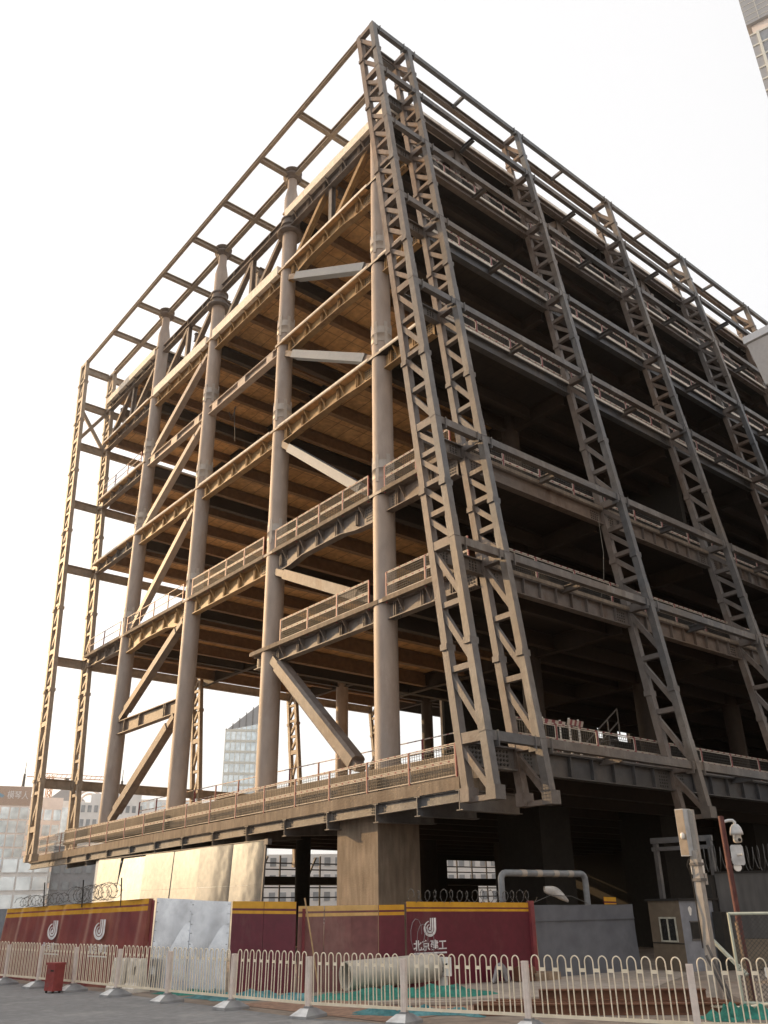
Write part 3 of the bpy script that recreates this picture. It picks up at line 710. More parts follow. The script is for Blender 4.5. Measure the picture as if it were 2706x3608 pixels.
# leaning banner hoarding on the left
H = 2.2
wr = lambda x, f: .036*math.sin(x*2.1+f*1.5)*(.3+f) + .030*math.sin(x*4.3+1+f*1.2+.6*math.sin(x*1.7)) + .013*math.sin(x*11+f*3) + .10*f + .09
t1 = thing('hoarding', 'long wrinkled maroon banner hoarding with yellow top stripe and two white emblems', 'hoarding', (-11.5,6.7,GZ))
mb, a, d, n, L = sheet((-11.5,6.75),(-10.4,-2.05), GZ, -8.50, -8.30, 110, rows_for(2.15, [(0,.10,0),(.10,.155,1),(.155,.27,0)][:1]+[(.13,.18,1),(.18,.29,0)], 1, 14), fn=wr)
part('banner', mb, [YEL, BANNER], t1)
for (x, z0, tx, tw) in ((3.65,-9.13,3.09,1.12),(6.52,-9.10,6.02,1.08)):
    k = n*.215
    logo(t1, a+k, d, n, x, z0, .62, .54); text(t1, '北京建工', a+k, d, n, tx, -9.74, tw, .27)
    mb = MB(); p = a+k+d*tx+Vector((0,0,-9.80)); mb.bar(p, p+d*tw, .02, .035); part('underline', mb, LOGO, t1)
mb = MB(); mb.box((-10.42,-2.12,GZ),(-10.36,-2.06,-8.35)); part('end_post', mb, MAROON, t1)
t2 = thing('hoarding', 'dented bare galvanised sheets between two maroon hoardings', 'hoarding', (-10.3,-2.1,GZ))
for (p, q, za, zb_) in (((-10.3,-2.12),(-9.72,-3.18),-8.29,-8.35),((-9.74,-3.16),(-9.13,-4.22),-8.36,-8.42)):
    mb, a, d, n, L = sheet(p, q, GZ, za, zb_, 14, [(k/8,0) for k in range(8)], fn=lambda x, f: .012*math.sin(x*3.2+f*1.2)+.006*math.sin(x*8+f*4+2)+.03*f)
    part('sheet_panel', mb, GALV, t2)
    mb2 = MB()
    for q in range(9):
        for e in (.04, L-.05): p_ = a+d*e+n*(.03*q/9+.025)+Vector((0,0,za-.12-.24*q+.03*math.sin(q*3))); mb2.bar(p_-d*.008, p_+d*.008, .012, .016)
    part('bolt_heads', mb2, BLACKW, t2)
t0 = thing('hoarding', 'narrow grey sheet hoarding at the far left edge', 'hoarding', (-12.2,9.5,GZ))
mb, a, d, n, L = sheet((-12.2,10.5),(-11.55,6.8), GZ, -8.5, -8.5, 8, [(0,0)]); part('sheet_panel', mb, GALV, t0)
BANDS = [(0,.17,0),(.17,.225,1),(.225,.30,0)]
t3 = thing('hoarding', 'clean maroon hoarding with bright yellow stripes beside the bare metal sheets', 'hoarding', (-9.1,-4.27,GZ))
mb, a, d, n, L = sheet((-9.1,-4.27),(-8.58,-5.04), GZ, -8.41, -8.43, 6, rows_for(2.15,BANDS,1)); part('hoarding_panel', mb, [YEL, RED], t3)
mb, a, d, n, L = sheet((-8.575,-5.05),(-8.06,-5.82), GZ, -8.43, -8.45, 6, rows_for(2.15,BANDS,1)); part('hoarding_panel', mb, [YEL, RED], t3)
t4 = thing('hoarding', 'sun-faded maroon hoarding of several dusty panels below the concrete pier', 'hoarding', (-8.0,-5.85,GZ))
A4 = Vector((-8.0,-5.85)); B4 = Vector((-5.09,-6.77)); s4 = [0,.72,1.49,2.28,3.05]
for i in range(4):
    p = A4+(B4-A4)*s4[i]/3.05; q = A4+(B4-A4)*(s4[i+1]-.01)/3.05; o_ = Vector((-.1,-.3)).normalized()*(.03*(i % 2))
    mb, a, d, n, L = sheet(p+o_, q+o_, GZ, -8.555, -8.555, 5, rows_for(2.02,[(0,.13,0),(.13,.18,1),(.18,.26,0)],1)); part('hoarding_panel', mb, [YELF, FADED] if i < 3 else [YEL, RED], t4)
mb = MB(); mb.bar((-7.88,-5.93,GZ),(-7.88,-5.93,-8.62), .05, .07, (0,1,0)); part('post', mb, MAROON, t4)
t5 = thing('hoarding', 'dark maroon hoarding with one white emblem and lettering in front of the dark deck', 'hoarding', (-5.05,-6.8,GZ))
mb, a, d, n, L = sheet((-5.05,-6.82),(-.7,-7.45), GZ, -8.48, -8.55, 16, rows_for(2.1,[(0,.14,0),(.14,.18,1),(.18,.25,0)],1)); part('hoarding_panel', mb, [YEL, RED], t5)
logo(t5, a, d, n, .76, -9.14, .42, .47); text(t5, '北京建工', a, d, n, .2, -9.72, 1.10, .27)
mb = MB(); p = a+d*.2+Vector((0,0,-9.78))+n*.012; mb.bar(p, p+d*1.1, .01, .04); part('underline', mb, LOGO, t5)
mb = MB(); p = a+d*4.45; mb.bar(p+Vector((0,0,GZ)), p+Vector((0,0,-8.5)), .16, .16, (0,1,0)); part('end_post', mb, MAROON, t5)
GSH = mat('grey_gate_paint', (.105,.11,.128), (.135,.14,.158), (.082,.086,.10), rough=.55, scale=.8, fine=3, finek=.15)
t6 = thing('site_gate', 'dull grey sheet metal gate right of the maroon hoarding with emblem', 'gate', (-.36,-7.34,GZ))
mb, a, d, n, L = sheet((-.36,-7.34),(4.15,-7.68), GZ, -8.62, -8.64, 12, [(0,0),(.22,0),(.6,0)], fn=lambda x, f: .015*math.sin(x*3)); part('gate_leaf', mb, GSH, t6)
mb = MB(); p = a+Vector((0,0,-9.06))+n*.02; mb.bar(p, p+d*L, .03, .03); part('seam', mb, GSH, t6)
t7 = thing('hoarding', 'small piece of yellow striped hoarding in the gap between grey gate and booth', 'hoarding', (4.3,-6.6,GZ))
mb, a, d, n, L = sheet((4.35,-6.4),(4.95,-6.46), GZ, -8.40, -8.42, 4, rows_for(2.1,[(0,.13,0),(.13,.18,1),(.18,.24,0)],1)); part('hoarding_panel', mb, [YEL, RED], t7)

# ================================================================== HOOP FENCE ALONG THE ROAD
FCREAM = mat('fence_cream', (.72,.62,.46), (.76,.67,.53), rough=.45, scale=3, finek=.1)
FPINK = mat('fence_post_paint', (.70,.62,.56), (.66,.55,.49), rough=.5, scale=2, fine=9, finek=.12)
RUB = mat('base_grey', (.25,.25,.26), (.30,.30,.30), rough=.8, scale=2, finek=.2)
RUBL = mat('base_white_mark', (.62,.62,.62), rough=.8)
FP = [(-12.85,5.5),(-12.44,3.27),(-12.17,1.2),(-11.87,-.74),(-11.66,-3.09),(-11.43,-5.5),(-11.12,-7.95),(-10.79,-10.43),(-10.12,-12.6),(-9.28,-14.95),(-8.36,-17.66),(-7.0,-19.9)]
FL = ['first section of the white hoop fence from the left edge of the road','section of the white hoop fence before the far end of the maroon banner','section of the white hoop fence just left of the red metal box','section of the white hoop fence with the red metal box at its post','section of the white hoop fence in front of the white plastic barriers','section of the white hoop fence in front of the bare galvanised sheets','section of the white hoop fence before the clean maroon hoarding','section of the white hoop fence before the faded hoarding and big pipe','section of the white hoop fence in front of the emblem on dark maroon','section of the white hoop fence in front of the grey gate','rightmost section of the white hoop fence by the camera poles']
for i in range(11):
    a = Vector((*FP[i],GZ)); b = Vector((*FP[i+1],GZ)); L = (b-a).length; rz = math.atan2(b.y-a.y, b.x-a.x)
    t = thing('fence_section', FL[i], 'fence', a, rz, 'white hoop fence along the road'); t.rotation_euler = (R((-1.2,.8,-.6,1.4,-.9,.5,-1.3,.9,-.4,1.1,-.8)[i]), 0, rz)
    p = MB(); p.box((-.055,-.045,.17),(.055,.045,1.08)); p.box((-.035,-.055,.2),(-.012,.055,1.06)); p.box((.012,-.055,.2),(.035,.055,1.06)); part('post', p, FPINK, t, loc=(0,0,0))
    q = MB(); W1, D1, W2, D2, h = .34,.21,.13,.10,.17
    vs = [(-D1,-W1,0),(D1,-W1,0),(D1,W1,0),(-D1,W1,0),(-D1,-W1,.055),(D1,-W1,.055),(D1,W1,.055),(-D1,W1,.055),(-D2,-W2,h),(D2,-W2,h),(D2,W2,h),(-D2,W2,h)]
    q.add(vs, [(0,3,2,1),(0,1,5,4),(1,2,6,5),(2,3,7,6),(3,0,4,7),(5,6,10,9),(7,4,8,11),(6,7,11,10),(8,9,10,11)]); q.add([vs[4],vs[5],vs[9],vs[8]], [(0,1,2,3)], 1)
    q.box((-.07,-.07,h),(.07,.07,h+.03)); part('base', q, [RUB, RUBL], t, loc=(0,0,0))
    f = MB(); nh = 11; pt = (L-.16)/nh; hw = pt*.30
    for k in range(nh):
        xc = .08+pt*(k+.5); pts = [(xc-hw,0,.27),(xc-hw,0,1.08)]+[(xc-hw*math.cos(math.pi*u/8),0,1.08+hw*1.3*math.sin(math.pi*u/8)) for u in range(1,8)]+[(xc+hw,0,1.08),(xc+hw,0,.27)]
        f.tube(pts, .0115, 6)
        if k: f.box((xc-hw-pt*.4,-.012,.93),(xc-hw,.012,.985))
    f.bar((.05,0,.25),(L-.05,0,.25), .035, .05)
    part('hoop_panel', f, FCREAM, t, loc=(0,0,0))

# ================================================================== THINGS BEHIND THE FENCE
BINR = mat('bin_red', (.22,.035,.03), (.28,.05,.045), rough=.55, scale=2, finek=.2)
t = thing('metal_box', 'dusty red metal box on short feet standing on the road by the fence', 'box', (-12.42,-.75,GZ), R(-78)); t.scale = (.74,.74,.78)
mb = MB(); mb.box((-.27,-.2,.07),(.27,.2,.86)); part('body', mb, BINR, t, loc=(0,0,0))
mb = MB(); mb.box((-.29,-.22,.86),(.29,.22,.93)); part('lid', mb, BINR, t, loc=(0,0,0))
mb = MB(); mb.box((.02,-.215,.66),(.2,-.2,.71)); part('slot', mb, BLACKW, t, loc=(0,0,0))
mb = MB()
for k in range(3): mb.box((-.2,-.205,.60+k*.055),(-.03,-.2015,.63+k*.055))
for k in range(4): mb.box((-.16,-.205,.2+k*.045),(.02,-.2015,.215+k*.045))
part('faded_label', mb, FADED, t, loc=(0,0,0))
for sx in (-.2,.2):
    for sy in (-.14,.14): mb = MB(); mb.box((sx-.03,sy-.03,0),(sx+.03,sy+.03,.07)); part('foot', mb, BLACKW, t, loc=(0,0,0))
PLW = mat('dirty_white_plastic', (.58,.53,.46), (.66,.62,.56), rough=.6, scale=1.5, fine=5, finek=.25)
for (x, y, lab) in ((-10.9,-1.55,'dirty white plastic road barrier with a handle hole behind the fence'),(-10.72,-2.2,'dirty white plastic road barrier leaning beside another at the banner end')):
    t = thing('plastic_barrier', lab, 'barrier', (x,y,GZ), R(-80), 'plastic road barriers behind the fence')
    mb = MB()
    pr = [(-.26,0),(.26,0),(.26,.09),(.15,.22),(.10,.72),(.06,.80),(-.06,.80),(-.10,.72),(-.15,.22),(-.26,.09)]
    mb.extr((-.27,0,0),(-.09,0,0), pr); mb.extr((.09,0,0),(.27,0,0), pr)
    mb.extr((-.095,0,0),(.095,0,0), [(-.26,0),(.26,0),(.26,.09),(.15,.22),(.13,.40),(-.13,.40),(-.15,.22),(-.26,.09)]); mb.box((-.095,-.09,.60),(.095,.09,.79)); part('body', mb, PLW, t, loc=(0,0,0))
PIPE = mat('pipe_white', (.42,.375,.315), (.50,.455,.395), rough=.6, scale=.8, fine=4, finek=.2)
t = thing('large_pipe', 'large dusty white pipe lying on the ground before the faded hoarding', 'pipe', (-7.45,-7.2,GZ))
import cmath
def hollow(mb, a, b, r, ri, n=28):
    mb.cyl(a, b, r, n=n, caps=False); mb.cyl(b, a, ri, n=n, caps=False)
    a = Vector(a); b = Vector(b); d = (b-a).normalized(); u = Vector((0,0,1)); sd = d.cross(u).normalized(); u = sd.cross(d)
    for c in (a, b):
        vs = [c+sd*math.cos(2*math.pi*i/n)*q+u*math.sin(2*math.pi*i/n)*q for q in (r,ri) for i in range(n)]
        mb.add(vs, [(i,(i+1)%n,n+(i+1)%n,n+i) for i in range(n)])
mb = MB(); hollow(mb, (-7.45,-7.2,GZ+.42), (-4.7,-7.55,GZ+.50), .33, .29); part('pipe_body', mb, PIPE, t)
t = thing('broken_plastic', 'broken white plastic piece standing at the end of the large pipe', 'debris', (-4.6,-7.85,GZ))
mb = MB(); mb.box((-.06,-.2,.30),(.02,.22,.74)); mb.box((-.05,-.02,.02),(.03,.24,.28)); mb.bar((-.02,-.15,.66),(-.02,.25,.55), .12, .1); part('shell', mb, WHITE, t, loc=(0,0,0))
mb = MB(); mb.box((-.065,-.12,.5),(-.058,-.02,.6)); mb.box((-.065,.04,.38),(-.058,.14,.5)); part('hole', mb, BLACKW, t, loc=(0,0,0))
NET = mat('green_netting', (.012,.14,.105), (.025,.21,.16), (.012,.08,.07), rough=.75, scale=1.2, fine=9, finek=.35, bump=.5, bscale=14)
NETB = mat('blue_netting', (.03,.15,.165), (.09,.24,.26), rough=.75, scale=1.2, fine=9, finek=.35, bump=.5, bscale=14)
def heap(name, label, x, y, lx, ly, h, rz, mt, seed, cat='netting'):
    rnd = random.Random(seed); mb = MB(); nx, ny = 46, 18; ph = [rnd.uniform(0,6) for _ in range(12)]
    vs = []
    for j in range(ny+1):
        for i in range(nx+1):
            u = i/nx*2-1; v = j/ny*2-1; e = max(0, 1-abs(u)**3)*max(0, 1-abs(v)**2.2)
            z = e*h*(.50+.22*math.sin(u*9+ph[0]+v*2)+.18*math.sin(u*17+ph[1]-v*5)+.14*math.sin(v*8+ph[2]+u*6)+.10*math.sin(u*37+v*11+ph[3])+rnd.uniform(-.07,.07))
            wv = 1+.16*math.sin(u*7+ph[4])+.10*math.sin(u*15+ph[5])
            vs.append((u*lx, v*ly*wv+.12*math.sin(u*5+ph[6]), max(.0, z)+.006))
    mb.add(vs, [(j*(nx+1)+i, j*(nx+1)+i+1, (j+1)*(nx+1)+i+1, (j+1)*(nx+1)+i) for j in range(ny) for i in range(nx)], 0, False)
    me = mb.mesh(name, mt); o = bpy.data.objects.new(name, me); COL.objects.link(o); o.location = (x,y,GZ); o.rotation_euler = (0,0,rz); o['label'] = label; o['category'] = cat
    return o
heap('netting_heap', 'blue green netting heap along the foot of the clean maroon hoarding', -9.5,-6.3, 1.9,.55,.20, R(-62), NETB, 3)
heap('netting_heap', 'bright green netting heap spread in front of the large white pipe', -6.55,-8.5, 2.3,.75,.26, R(-28), NET, 5)
heap('netting_heap', 'flat blue netting strip lying close behind the fence', -8.9,-11.6, 1.4,.35,.16, R(-50), NETB, 8)
heap('netting_heap', 'green netting bundle at the foot of the wire mesh panel', -5.25,-16.55, .7,.35,.30, R(-30), NET, 11)
heap('netting_heap', 'dark green scraps under the bare galvanised sheets', -10.1,-3.9, 1.0,.3,.12, R(-62), NET, 15)
RUST = mat('rusty_steel', (.12,.045,.022), (.17,.075,.04), (.08,.03,.018), rough=.8, scale=1, fine=5, finek=.3)
lab = ['lowest rusty steel beam nearest the fence','long rusty steel beam behind the nearest one','rusty steel beam at the back of the row','short rusty steel beam lying on top of the row']
for k, (x0,y0,x1,y1,z) in enumerate(((-8.3,-12.6,-4.6,-16.2,0),(-7.9,-12.35,-4.3,-15.8,0),(-7.35,-12.3,-4.1,-15.45,0),(-6.9,-13.1,-4.6,-15.5,.2))):
    mb = MB(); mb.ibeam((x0,y0,GZ+.2+z),(x1,y1,GZ+.2+z), .2, .195, .025); solo('steel_beam', mb, RUST, lab[k], 'beam', (x0,y0,GZ), 'rusty steel beams behind the fence')
SLABC = mat('pale_ground_slab', (.30,.25,.205), (.36,.305,.26), rough=.9, scale=.5, fine=4, finek=.2)
g = MB(); g.add([(-6.6,-10.7,GZ+.012),(-3.2,-12.6,GZ+.012),(3.8,-9.8,GZ+.012),(4.2,-7.75,GZ+.012),(-4.2,-7.5,GZ+.012)], [tuple(range(5))]); solo('pavement', g, SLABC, kind='structure')
BRICKP = mat('brown_brick_path', (.22,.13,.09), (.29,.18,.125), rough=.9, scale=2, fine=8, finek=.3)
g = MB(); g.add([(-10.6,-7.0,GZ+.008),(-10.2,-12.3,GZ+.008),(-7.4,-11.9,GZ+.008),(-6.0,-10.2,GZ+.008),(-8.4,-7.6,GZ+.008)], [tuple(range(5))]); solo('brick_path', g, BRICKP, kind='structure')
for (x0,y0,x1,y1,lb) in ((-8.6,-9.6,-5.2,-11.6,'long pale plank lying on the ground behind the fence'),(-8.2,-10.2,-5.6,-12.2,'second pale plank lying nearer the fence')):
    mb = MB(); mb.bar((x0,y0,GZ+.05),(x1,y1,GZ+.05), .26, .06); solo('plank', mb, SLABC, lb, 'plank', (x0,y0,GZ))
mb = MB(); mb.tube([(-7.95,-6.05,-8.36),(-7.8,-6.2,-9.4),(-7.66,-6.38,GZ)], .022, 8); solo('bamboo_pole', mb, mat('bamboo', (.45,.29,.15), rough=.6), 'thin bamboo pole leaning on the faded hoarding', 'pole', (-7.66,-6.38,GZ))
# bundle of hoses, orange machine, pallet at the end of the dark hoarding
HOSE = mat('grey_hose', (.22,.21,.22), (.30,.29,.30), rough=.6, scale=3)
t = thing('hose_bundle', 'grey ribbed hose bundle on the ground by the dark maroon hoarding', 'hose', (-2.3,-7.75,GZ))
for k in range(6):
    mb = MB(); pts = [(-.35+.09*k+.03*math.sin(u), .12*k-.3, max(.05,.44*math.sin(math.pi*u/9)+.03*math.sin(k*2))) for u in range(10)]
    pts = [(p[0]+(.62*(i/9)-.31)*.9, p[1]*.5, p[2]) for i, p in enumerate(pts)]; mb.tube(pts, .045, 8); part('hose_loop', mb, HOSE, t, loc=(0,0,0))
t = thing('small_machine', 'low rusty orange machine on the ground beside the grey hose bundle', 'machine', (-1.65,-7.95,GZ))
mb = MB(); mb.cyl((-.3,0,.22),(.3,0,.22), .18, n=20); mb.box((-.32,-.2,.03),(.32,.2,.12)); part('body', mb, RUST, t, loc=(0,0,0)); mb = MB(); mb.box((-.1,-.12,.36),(.12,.12,.44)); part('motor', mb, BINR, t, loc=(0,0,0))
t = thing('pallet', 'worn wooden pallet beside the end post of the dark hoarding', 'pallet', (-.95,-7.85,GZ)); WOOD = mat('old_wood', (.24,.17,.11), (.30,.22,.15), rough=.85, scale=3, finek=.3)
mb = MB()
for k in range(5): mb.box((-.5,-.4+.18*k,.18),(.5,-.28+.18*k,.21))
part('deck_boards', mb, WOOD, t, loc=(0,0,0))
for y in (-.35,0,.35): mb = MB(); mb.box((-.5,y-.05,0),(.5,y+.05,.18)); part('runner', mb, WOOD, t, loc=(0,0,0))

# ---- razor wire
RW = mat('razor_wire', (.12,.115,.11), rough=.5, metal=.5)
def coil(label, a, b, r, turns, seed, squash=.9, rw=.007):
    rnd = random.Random(seed); a = Vector(a); b = Vector(b); d = (b-a); n = d.cross(Vector((0,0,1))).normalized(); mb = MB(); pts = []
    N_ = turns*16
    for i in range(N_+1):
        t = i/N_; q = t*turns*2*math.pi; rr = r*(1+.12*math.sin(t*turns*1.3+seed)+.06*math.sin(t*turns*3.1))
        pts.append(a+d*(t+.6/turns*math.sin(q*.5+seed)*.3)+n*math.cos(q)*rr+Vector((0,0,math.sin(q)*rr*squash)))
    mb.tube(pts, rw, 4)
    for i in range(0, N_, 2):
        p = pts[i]; mb.bar(p-Vector((.03,0,.02)), p+Vector((.03,.01,.02)), .012, .012)
    return solo('razor_wire', mb, RW, label, 'razor wire', a)
coil('tangled razor wire coil above the left maroon banner', (-11.0,2.4,-8.15), (-10.75,-.3,-8.05), .24, 13, 1)
coil('loose razor wire at the far left end of the banner top', (-11.4,6.2,-8.30), (-11.05,2.9,-8.2), .17, 10, 4)
coil('razor wire hanging along the top of the dark maroon hoarding', (-4.9,-6.75,-8.35), (-.4,-7.35,-8.40), .19, 16, 2, rw=.008)
for k, (x, y) in enumerate(((-11.0,1.6),(-10.7,-.6),(-11.2,4.4))):
    mb = MB(); mb.bar((x,y,-8.5),(x-.05,y+.03*k,-7.72), .03, .03, (0,1,0)); solo('wire_post', mb, BLACKW, ['thin dark post inside the tangled wire coil','thin dark post at the right end of the tangled coil','thin dark post near the far left of the banner'][k], 'post', (x,y,-8.5), 'posts above the banner')
mb = MB(); mb.tube([Vector((-4.95,-7.0,-9.3))+Vector((.0+.26*math.cos(q*.55)+.02*q, -.03, .42*math.sin(q*.55)-.012*q)) for q in range(30)], .008, 5); solo('loose_wire', mb, HOSE, 'loose wire loops hanging on the dark hoarding left of its emblem', 'wire', (-4.6,-7.0,-9.3))

# ---- pipe arch, plastic bag
LAG = mat('lagged_pipe', (.17,.18,.195), (.23,.24,.25), rough=.5, scale=2, fine=6, finek=.2)
mb = MB(); a = Vector((-1.1,-6.75)); b = Vector((2.75,-6.95)); P2 = lambda t, z: (a.x+(b.x-a.x)*t, a.y+(b.y-a.y)*t, z)
pts = [P2(0,GZ),P2(0,-8.1),P2(.0,-7.9)]+[P2(.05*(1-math.cos(q*math.pi/8)), -7.9+.2*math.sin(q*math.pi/8)) for q in range(1,5)]+[P2(.5,-7.70)]+[P2(1-.05*(1-math.cos(q*math.pi/8)), -7.9+.2*math.sin(q*math.pi/8)) for q in range(4,0,-1)]+[P2(1,-8.0),P2(1,GZ)]
t = thing('pipe_arch', 'lagged grey pipe bent into a wide arch above the hoarding and gate', 'pipe', (a.x,a.y,GZ)); mb.tube(pts, .10, 16); part('pipe_run', mb, LAG, t)
for q in (.22,.4,.6,.78):
    mb = MB(); mb.tube([P2(q,-7.70),P2(q+.06,-7.70)], .106, 16); part('lagging_band', mb, SLEEVE, t)
BAG = mat('plastic_bag', (.42,.40,.38), (.5,.48,.46), rough=.4)
mb = MB(); rnd = random.Random(3); vs = []
for j in range(9):
    for i in range(14):
        u = i/13; v = j/8*2*math.pi; r = (.20*math.sin(math.pi*(u*.8+.15))**.7)*(1+.2*math.sin(3*v+u*5)); vs.append((u*1.0-.5, .35*r*math.cos(v)*1.0, .10-.22*u*u+r*math.sin(v)*.75))
mb.add(vs, [(j*14+i, j*14+i+1, ((j+1)%9)*14+i+1, ((j+1)%9)*14+i) for j in range(8) for i in range(13)], 0, True)
o = solo('plastic_bag', mb, BAG, 'pale crumpled plastic bag caught on razor wire above the grey gate', 'bag'); o.location = (.85,-7.25,-8.33); o.rotation_euler = (0,R(8),R(-8))
mb = MB(); mb.tube([(-.3,-7.3,-8.55),(.5,-7.3,-8.35),(1.4,-7.4,-8.38),(2.2,-7.4,-8.6)], .01, 5); solo('loose_wire', mb, RW, 'thin wire above the grey gate carrying the plastic bag', 'wire', (-.3,-7.3,-8.55))

# ---- antenna pole
PAINT = mat('pole_grey', (.29,.27,.245), (.34,.31,.28), rough=.5, scale=1.5, fine=6, finek=.15)
CLADW = mat('antenna_box_paint', (.48,.49,.50), (.53,.53,.53), rough=.45)
TANB = mat('tan_panel', (.26,.21,.16), (.30,.245,.19), rough=.6, scale=1.5, finek=.12)
x, y = -3.64, -15.15
t = thing('antenna_pole', 'tall square grey pole with a long white antenna box at its top', 'pole', (x,y,GZ))
mb = MB(); mb.box((x-.085,y-.085,GZ),(x+.085,y+.085,-7.55)); part('mast', mb, PAINT, t)
mb = MB(); mb.box((x-.17,y+.02,-7.66),(x+.13,y+.24,-6.66)); o = part('antenna_box', mb, CLADW, t)
mb = MB(); mb.box((x-.178,y+.03,-7.64),(x-.171,y+.23,-6.68)); part('front_cover', mb, TANB, o)
mb = MB(); mb.box((x+.0,y-.09,-7.75),(x+.10,y+.02,-6.68)); part('side_rail', mb, PAINT, t)
for z in (-7.83,-8.15): mb = MB(); mb.box((x-.11,y-.11,z-.03),(x+.14,y+.11,z+.03)); part('clamp', mb, STEEL2, t)
mb = MB(); mb.box((x+.1,y-.1,-8.25),(x+.19,y+.06,-8.02)); part('junction_box', mb, PAINT, t)
mb = MB(); mb.tube([(x-.05,y+.12,-7.66),(x-.11,y+.1,-7.9),(x-.09,y+.1,-8.4),(x-.13,y+.08,-8.9),(x-.1,y+.1,-9.5)], .014, 6); mb.tube([(x-.1,y+.1,-7.7),(x-.22,y+.1,-7.85),(x-.12,y+.1,-8.05)], .012, 6); part('cable', mb, BLACKW, t)
mb = MB(); mb.lathe((x-.19,y+.12,0), [(.03,-7.3),(.05,-7.27),(.05,-7.2),(.02,-7.17)], 12); part('knob', mb, WHITE, t)
x, y = -2.37, -15.2
t = thing('camera_pole', 'rusty maroon pole carrying a dome camera and a small dish', 'pole', (x,y,GZ)); mb = MB(); mb.cyl((x,y,GZ),(x,y,-6.76), .065, n=14); mb.cyl((x,y,-7.9),(x,y,-7.83), .075, n=14); part('mast', mb, mat('rusty_maroon', (.085,.022,.020), (.12,.042,.034), rough=.7, scale=3, fine=8, finek=.3), t)
v = Vector((.77,-.64,0))
c = Vector((x,y,-7.1))+v*.30
t = thing('dome_camera', 'white dome security camera hanging from an arm on the maroon pole', 'camera', (x,y,-6.9))
mb = MB(); mb.tube([Vector((x,y,-6.90)), Vector((x,y,-6.86))+v*.16, Vector((x,y,-6.86))+v*.26, c+Vector((0,0,.20)), c+Vector((0,0,.12))], .035, 10); part('arm', mb, CLADW, t)
mb = MB(); mb.lathe(c, [(.03,.16),(.07,.15),(.12,.08),(.145,-.02),(.15,-.08),(.13,-.08),(.12,-.04)], 24); part('housing', mb, CLADW, t)
mb = MB(); mb.lathe(c, [(.05,-.26),(.09,-.24),(.10,-.19),(.09,-.12),(.10,-.07)], 20)
mb.box(c+Vector((-.145,-.02,-.2)), c+Vector((-.12,.02,-.06))); mb.box(c+Vector((.12,-.02,-.2)), c+Vector((.145,.02,-.06))); part('camera_ball', mb, PLW, t)
mb = MB(); e = c+Vector((-.06,-.075,-.19)); mb.cyl(e, e+Vector((-.02,-.03,-.01)), .035, n=12); part('lens', mb, BLACKW, t)
t = thing('dish_antenna', 'small white square dish antenna facing the road on the maroon pole', 'antenna', (x,y,-7.65))
c = Vector((x,y,-7.62))+v*.22; f = Vector((-.64,-.77,0)); mb = MB()
pr = [(-.13,-.16),(-.10,-.2),(.10,-.2),(.13,-.16),(.13,.16),(.10,.2),(-.10,.2),(-.13,.16)]
mb.extr(c, c+f*.05, pr, prof2=[(a_*1.15,b_*1.1) for a_,b_ in pr]); part('dish', mb, CLADW, t)
mb = MB(); mb.cyl(c+f*.05, c+f*.2+v*.05, .025, n=8); part('feed_horn', mb, PLW, t)
mb = MB(); mb.tube([Vector((x,y,-7.75)), c-f*.05+Vector((0,0,-.05))], .03, 8); mb.cyl(c-f*.04+Vector((-.05,0,-.26)), c-f*.0+Vector((-.05,0,-.26)), .09, n=16); part('bracket', mb, WHITE, t)
x, y = -3.1, -15.0
t = thing('camera_housing', 'small white box mounted between the antenna pole and the wire coil', 'camera', (-3.36,-14.97,-7.98)); mb = MB(); mb.box((-3.42,-15.05,-8.03),(-3.18,-14.85,-7.72)); part('box', mb, WHITE, t); mb = MB(); mb.bar((-3.56,-15.1,-7.95),(-3.4,-15.0,-7.95), .04, .04); part('arm', mb, STEEL2, t)

# ---- guard booth
BTAN = mat('booth_tan', (.15,.115,.08), (.18,.14,.10), rough=.7, scale=1, finek=.15); BGREY = mat('booth_pale', (.21,.22,.25), (.25,.255,.28), rough=.6, scale=1.2, fine=4, finek=.2)
A_ = Vector((4.72,-7.91)); B_ = Vector((4.37,-9.33)); Cn = Vector((6.05,-9.72))
t = thing('guard_booth', 'small tan and grey guard booth with a sliding window', 'booth', (4.6,-8.6,GZ))
mb = MB(); D_ = A_+(Cn-B_); zt = -8.56
poly = [(p.x,p.y,GZ) for p in (A_,B_,Cn,D_)]; mb.prism(poly, (0,0,zt-GZ)); k = mb.mi
o = part('wall', mb, [BTAN, BGREY], t)
for p in o.data.polygons:
    c = p.center
    if abs(p.normal.z) < .5 and (c.xy+Vector((4.6,-8.6))-(B_+Cn)/2).length < .3: p.material_index = 1
recalc(o)
mb = MB(); ce = (A_+Cn)/2; mb.prism([tuple(ce+(p-ce)*1.08)+(zt,) for p in (A_,B_,Cn,D_)], (0,0,.07)); part('roof', mb, BLACKW, t)
d2 = (B_-A_).normalized(); n2 = Vector((d2.y,-d2.x)); n2 = n2 if n2.x < 0 else -n2
def onb(u, z, off): q = A_+d2*u+n2*off; return (q.x,q.y,z)
def fr(mb, u0, u1, z0, z1, w_, off, dp=.03):
    for p, q in (((u0,z0),(u1,z0)),((u0,z1),(u1,z1))): mb.bar(onb(p[0],p[1],off), onb(q[0],q[1],off), dp, w_)
    for u in (u0,u1): mb.bar(onb(u,z0-w_/2,off), onb(u,z1+w_/2,off), dp, w_, (d2.x,d2.y,0))
mb = MB(); fr(mb,.48,1.2,-9.74,-9.06,.05,.02); mb.bar(onb(.84,-9.72,.022), onb(.84,-9.08,.022), .03, .05, (d2.x,d2.y,0)); o = part('window', mb, mat('window_frame', (.48,.46,.38), rough=.5), t)
mb = MB(); mb.bar(onb(.5,-9.4,.008), onb(1.18,-9.4,.008), .01, .62); part('pane', mb, mat('dark_glass', (.02,.02,.018), rough=.1), o)
